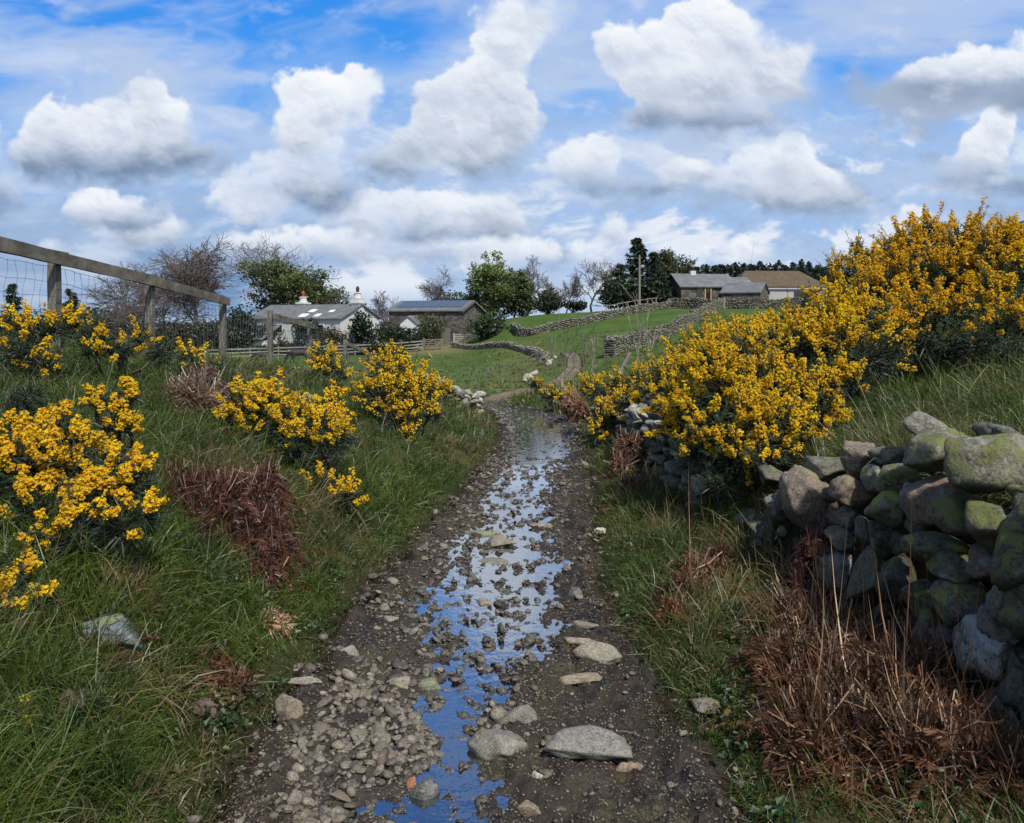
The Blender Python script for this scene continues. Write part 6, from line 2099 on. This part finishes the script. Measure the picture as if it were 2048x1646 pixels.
for seg in range(0, 7):
    (Za, ta), (Zb, tb) = FP[seg], FP[seg + 1]
    nseg = 14
    for lv, dz in enumerate((.16, .34, .50, .66, .80, .94, 1.07)):
        t = np.linspace(0, 1, nseg + 1)
        yy = Za + (Zb - Za) * t
        zz = ta + (tb - ta) * t - dz - .025 * np.sin(np.pi * t) * (1 + lv * .3) + rng.normal(0, .006, nseg + 1)
        pts = np.stack([np.full(nseg + 1, FX + .075), yy, zz], 1) - fl_
        wm.tubes(pts[:-1], pts[1:], .0030 * (Za / 9) ** .5, .0030 * (Za / 9) ** .5, (.10, .10, .11), 3)
    nv = int((Zb - Za) / .16)
    for q_ in range(nv):
        t = (q_ + .5) / nv
        yb = Za + (Zb - Za) * t
        zb0 = ta + (tb - ta) * t
        m = 7
        zz = np.linspace(zb0 - .17, zb0 - 1.07, m)
        off = .045 * np.sin(np.linspace(0, 2.8 * np.pi, m) + (q_ % 2) * 1.2 + lv)
        pts = np.stack([np.full(m, FX + .075), yb + off, zz], 1) - fl_
        wm.tubes(pts[:-1], pts[1:], .0026 * (Za / 9) ** .5, .0026 * (Za / 9) ** .5, (.10, .10, .11), 3)
wm.build('wire_netting', M['metal'], fence)

# paddock post and rail fence
def rail_fence(label, pts, hgt, rails, step, cc, name='paddock_fence', thickk=.09, board=.11):
    pts = np.array(pxy(pts))
    seg = np.linalg.norm(np.diff(pts, axis=0), axis=1)
    cum = np.concatenate([[0], np.cumsum(seg)])
    n = max(2, int(round(cum[-1] / step)) + 1)
    s = np.linspace(0, cum[-1], n)
    x, y = np.interp(s, cum, pts[:, 0]), np.interp(s, cum, pts[:, 1])
    z = ground(x, y)
    root = thing(name, label, 'fence', (x[0], y[0], z[0]))
    o0 = np.array((x[0], y[0], z[0]))
    for k in range(n):
        mb = MB()
        hk = hgt * (1 + rng.normal(0, .04))
        mb.bar(np.array((x[k], y[k], z[k] - .2)) - o0, np.array((x[k] + rng.normal(0, .03), y[k], z[k] + hk)) - o0, thickk, thickk, cc)
        mb.build('post', M['wood'], root)
    for rr in rails:
        for k in range(n - 1):
            mb = MB()
            mb.bar(np.array((x[k], y[k] - thickk * .5 - .03, z[k] + hgt * rr)) - o0, np.array((x[k + 1], y[k + 1] - thickk * .5 - .03, z[k + 1] + hgt * rr + rng.normal(0, .02))) - o0, .05, board, cc)
            mb.build('rail', M['wood'], root)
    return root


rail_fence('long grey post and rail fence along the back of the paddock behind the black ponies', [(318, 69), (600, 75), (845, 83)], 1.15, (.35, .62, .90), 2.5, (1.7, 1.75, 1.7))
rail_fence('thin dark stake fence curving beside the verge at the paddock edge', [(868, 34.5), (905, 37), (930, 39), (960, 42), (990, 46), (1020, 49.5), (1045, 52), (1068, 57), (1080, 61)], .85, (.9,), 1.5, (.8, .85, .8), 'stake_fence', .07, .03)
rail_fence('sparse post and wire fence crossing the lower pasture', [(1196, 62), (1247, 63), (1300, 60)], 1.0, (.85, .5), 2.6, (1.1, 1.05, 1.0), 'pasture_fence', .10, .03)
rail_fence('slanting rail fence on top of the long field wall by the conifers', [(1212, 88.5), (1245, 91), (1290, 95), (1330, 99)], 1.35, (.92,), 2.4, (1.5, 1.45, 1.4), 'wall_top_fence', .10, .08)


def field_gate(label, pxa, pxb, Z, hgt, cc):
    a, b = G(pxa, Z), G(pxb, Z)
    zz = min(a[2], b[2])
    root = thing('field_gate', label, 'gate', a)
    L = b[0] - a[0]
    for x_ in (0, L):
        mb = MB()
        mb.bar((x_, 0, -.2), (x_, 0, hgt * 1.12), .15, .15, cc)
        mb.build('gate_post', M['wood'], root)
    for k in range(5):
        mb = MB()
        z = .18 + (hgt - .2) * (k / 4) ** .85
        mb.bar((.1, -.04, z), (L - .1, -.04, z), .04, .10, cc)
        mb.build('bar', M['wood'], root)
    for (p_, q_) in (((.12, -.09, .15), (.12, -.09, hgt)), ((L - .12, -.09, .15), (L - .12, -.09, hgt)), ((.15, -.09, .2), (L * .5, -.09, hgt)), ((L - .15, -.09, .2), (L * .5, -.09, hgt))):
        mb = MB()
        mb.bar(p_, q_, .04, .09, cc)
        mb.build('brace', M['wood'], root)
    return root


field_gate('weathered brown gate between rail fence and garden wall', 848, 884, 83.5, 1.15, (1.2, 1.1, 1.0))
field_gate('pale grey five bar gate below the right corner of the stone barn', 908, 956, 86.5, 1.2, (2.3, 2.3, 2.2))
field_gate('grey yard gate where the diagonal wall meets the farm yard wall', 1437, 1449, 93.5, 1.2, (1.6, 1.7, 1.8))

# timber guard around the saplings, and leaning slab
gp = G(1135, 20.5)
tg = thing('timber_guard', 'crossed pale boards propped round the saplings at the bend', 'tree guard', gp)
for nm, a_, b_, w_, h_ in (('board', (-.38, 0, .05), (.02, .05, .34), .03, .07), ('board', (.10, -.05, -.05), (-.10, .05, .46), .03, .06), ('rail', (-.30, -.10, .02), (.34, -.12, .12), .06, .09), ('board', (-.05, .06, .42), (.22, -.12, .0), .03, .05), ('stake', (-.12, .1, 0), (-.13, .1, .62), .05, .05)):
    mb = MB()
    mb.bar(a_, b_, w_, h_, (2.0, 1.85, 1.6))
    mb.build(nm, M['wood'], tg)
gp = G(1247, 30)
mb = MB()
mb.bar((-.28, 0, -.1), (.22, 0, .95), .12, .22, (1.3, 1.3, 1.35), .01, 4)
o = mb.build('leaning_post', M['wood'])
o.location = gp
tag(o, 'grey slab post leaning over at the foot of the diagonal wall', 'post')

# ------------------------------------------------------------------ grazing ponies
def pony(label, px, Z, s, rug=None, flip=1):
    b = G(px, Z)
    root = thing('pony', label, 'pony', b)
    root.rotation_euler = (0, 0, math.radians(8 * flip))
    # one vertex per joint (x along the body, head to -x), radius pair
    J = {'rump': ((.52, 0, .80), .20), 'loin': ((.28, 0, .83), .205), 'barrel': ((0, 0, .78), .225), 'chest': ((-.30, 0, .76), .21), 'shoulder': ((-.42, 0, .80), .17), 'neck1': ((-.60, 0, .72), .12), 'neck2': ((-.76, 0, .52), .095), 'poll': ((-.86, 0, .34), .085), 'cheek': ((-.90, 0, .22), .080), 'muzzle': ((-.95, 0, .06), .048)}
    E = [('rump', 'loin'), ('loin', 'barrel'), ('barrel', 'chest'), ('chest', 'shoulder'), ('shoulder', 'neck1'), ('neck1', 'neck2'), ('neck2', 'poll'), ('poll', 'cheek'), ('cheek', 'muzzle')]
    for sd, y in (('l', -.12), ('r', .12)):
        dx = .10 if sd == 'l' else -.06
        J['st' + sd] = ((.56 + dx * .3, y, .60), .12)
        J['ho' + sd] = ((.66 + dx, y, .34), .058)
        J['fe' + sd] = ((.58 + dx, y, .12), .040)
        J['hh' + sd] = ((.56 + dx, y, .03), .050)
        J['el' + sd] = ((-.36 - dx * .3, y, .52), .085)
        J['kn' + sd] = ((-.38 - dx, y, .30), .050)
        J['fl' + sd] = ((-.38 - dx, y, .12), .038)
        J['fh' + sd] = ((-.40 - dx, y, .03), .050)
        J['ear' + sd] = ((-.80, y * .5, .40), .022)
        J['eat' + sd] = ((-.83, y * .62, .47), .008)
        E += [('rump', 'st' + sd), ('st' + sd, 'ho' + sd), ('ho' + sd, 'fe' + sd), ('fe' + sd, 'hh' + sd), ('chest', 'el' + sd), ('el' + sd, 'kn' + sd), ('kn' + sd, 'fl' + sd), ('fl' + sd, 'fh' + sd), ('poll', 'ear' + sd), ('ear' + sd, 'eat' + sd)]
    names = list(J)
    me = bpy.data.meshes.new('body')
    me.from_pydata([tuple(np.array(J[n_][0]) * s) for n_ in names], [(names.index(a_), names.index(b_)) for a_, b_ in E], [])
    o = bpy.data.objects.new('body', me)
    COL.objects.link(o)
    o.parent = root
    md = o.modifiers.new('skin', 'SKIN')
    for i_, n_ in enumerate(names):
        r2 = J[n_][1] * s
        me.skin_vertices[0].data[i_].radius = (r2, r2)
    me.skin_vertices[0].data[names.index('barrel')].use_root = True
    ss_ = o.modifiers.new('smooth', 'SUBSURF')
    ss_.levels = ss_.render_levels = 2
    me.materials.append(M['horse_dark'])
    hair = MB()
    n = 500
    t = rng.random(n)
    pts = np.array([J[k_][0] for k_ in ('shoulder', 'neck1', 'neck2', 'poll')])
    q_ = np.stack([np.interp(t * 3, [0, 1, 2, 3], pts[:, k_]) for k_ in range(3)], 1) + np.array((.03, 0, .10))
    blades(hair, q_ * s, unit(rng.normal(0, .5, (n, 3)) + np.array((-.1, 0, -.5))), .22 * s, .012, .5, (.015, .012, .012), (.02, .016, .015))
    hair.build('mane', M['horse'], root)
    hair = MB()
    n = 260
    q_ = np.tile([[.70, 0, .82]], (n, 1)) + rng.normal(0, .03, (n, 3))
    blades(hair, q_ * s, unit(rng.normal(0, .12, (n, 3)) + np.array((.35, 0, -1.0))), .62 * s, .014, .25, (.015, .012, .012), (.02, .016, .015))
    hair.build('tail', M['horse'], root)
    if rug:
        mb = MB()
        xs = np.linspace(-.34, .62, 9)
        an = np.linspace(-.15, math.pi + .15, 13)
        v = []
        for x_ in xs:
            for a_ in an:
                rr = .245 + .01 * math.sin(9 * a_ + 5 * x_)
                v.append((x_ * s, -rr * 1.0 * math.cos(a_) * s, (.80 + (rr if math.sin(a_) > 0 else rr * 1.6) * math.sin(a_) * .98) * s))
        f = [(i_ * 13 + j_, i_ * 13 + j_ + 1, i_ * 13 + 14 + j_, i_ * 13 + 13 + j_) for i_ in range(8) for j_ in range(12)]
        mb.add(v, np.array(f), rug)
        mb.build('rug', M['horse'], root, smooth=True)
    return root


m_, q_ = new_mat('dark horse hair coat')
finish(q_, principled(q_, q_.ramp(q_.noise(objpos(q_), 5.0, 4.0), [(.3, (.010, .009, .011)), (.7, (.028, .024, .024))]), .55, None, .4))
M['horse_dark'] = m_
pony('smaller black pony grazing head down beside a fence post', 522, 67, 1.0)
pony('black pony with a dark purple rug grazing just left of the small gorse', 596, 67, 1.18, (.035, .018, .045), 1)
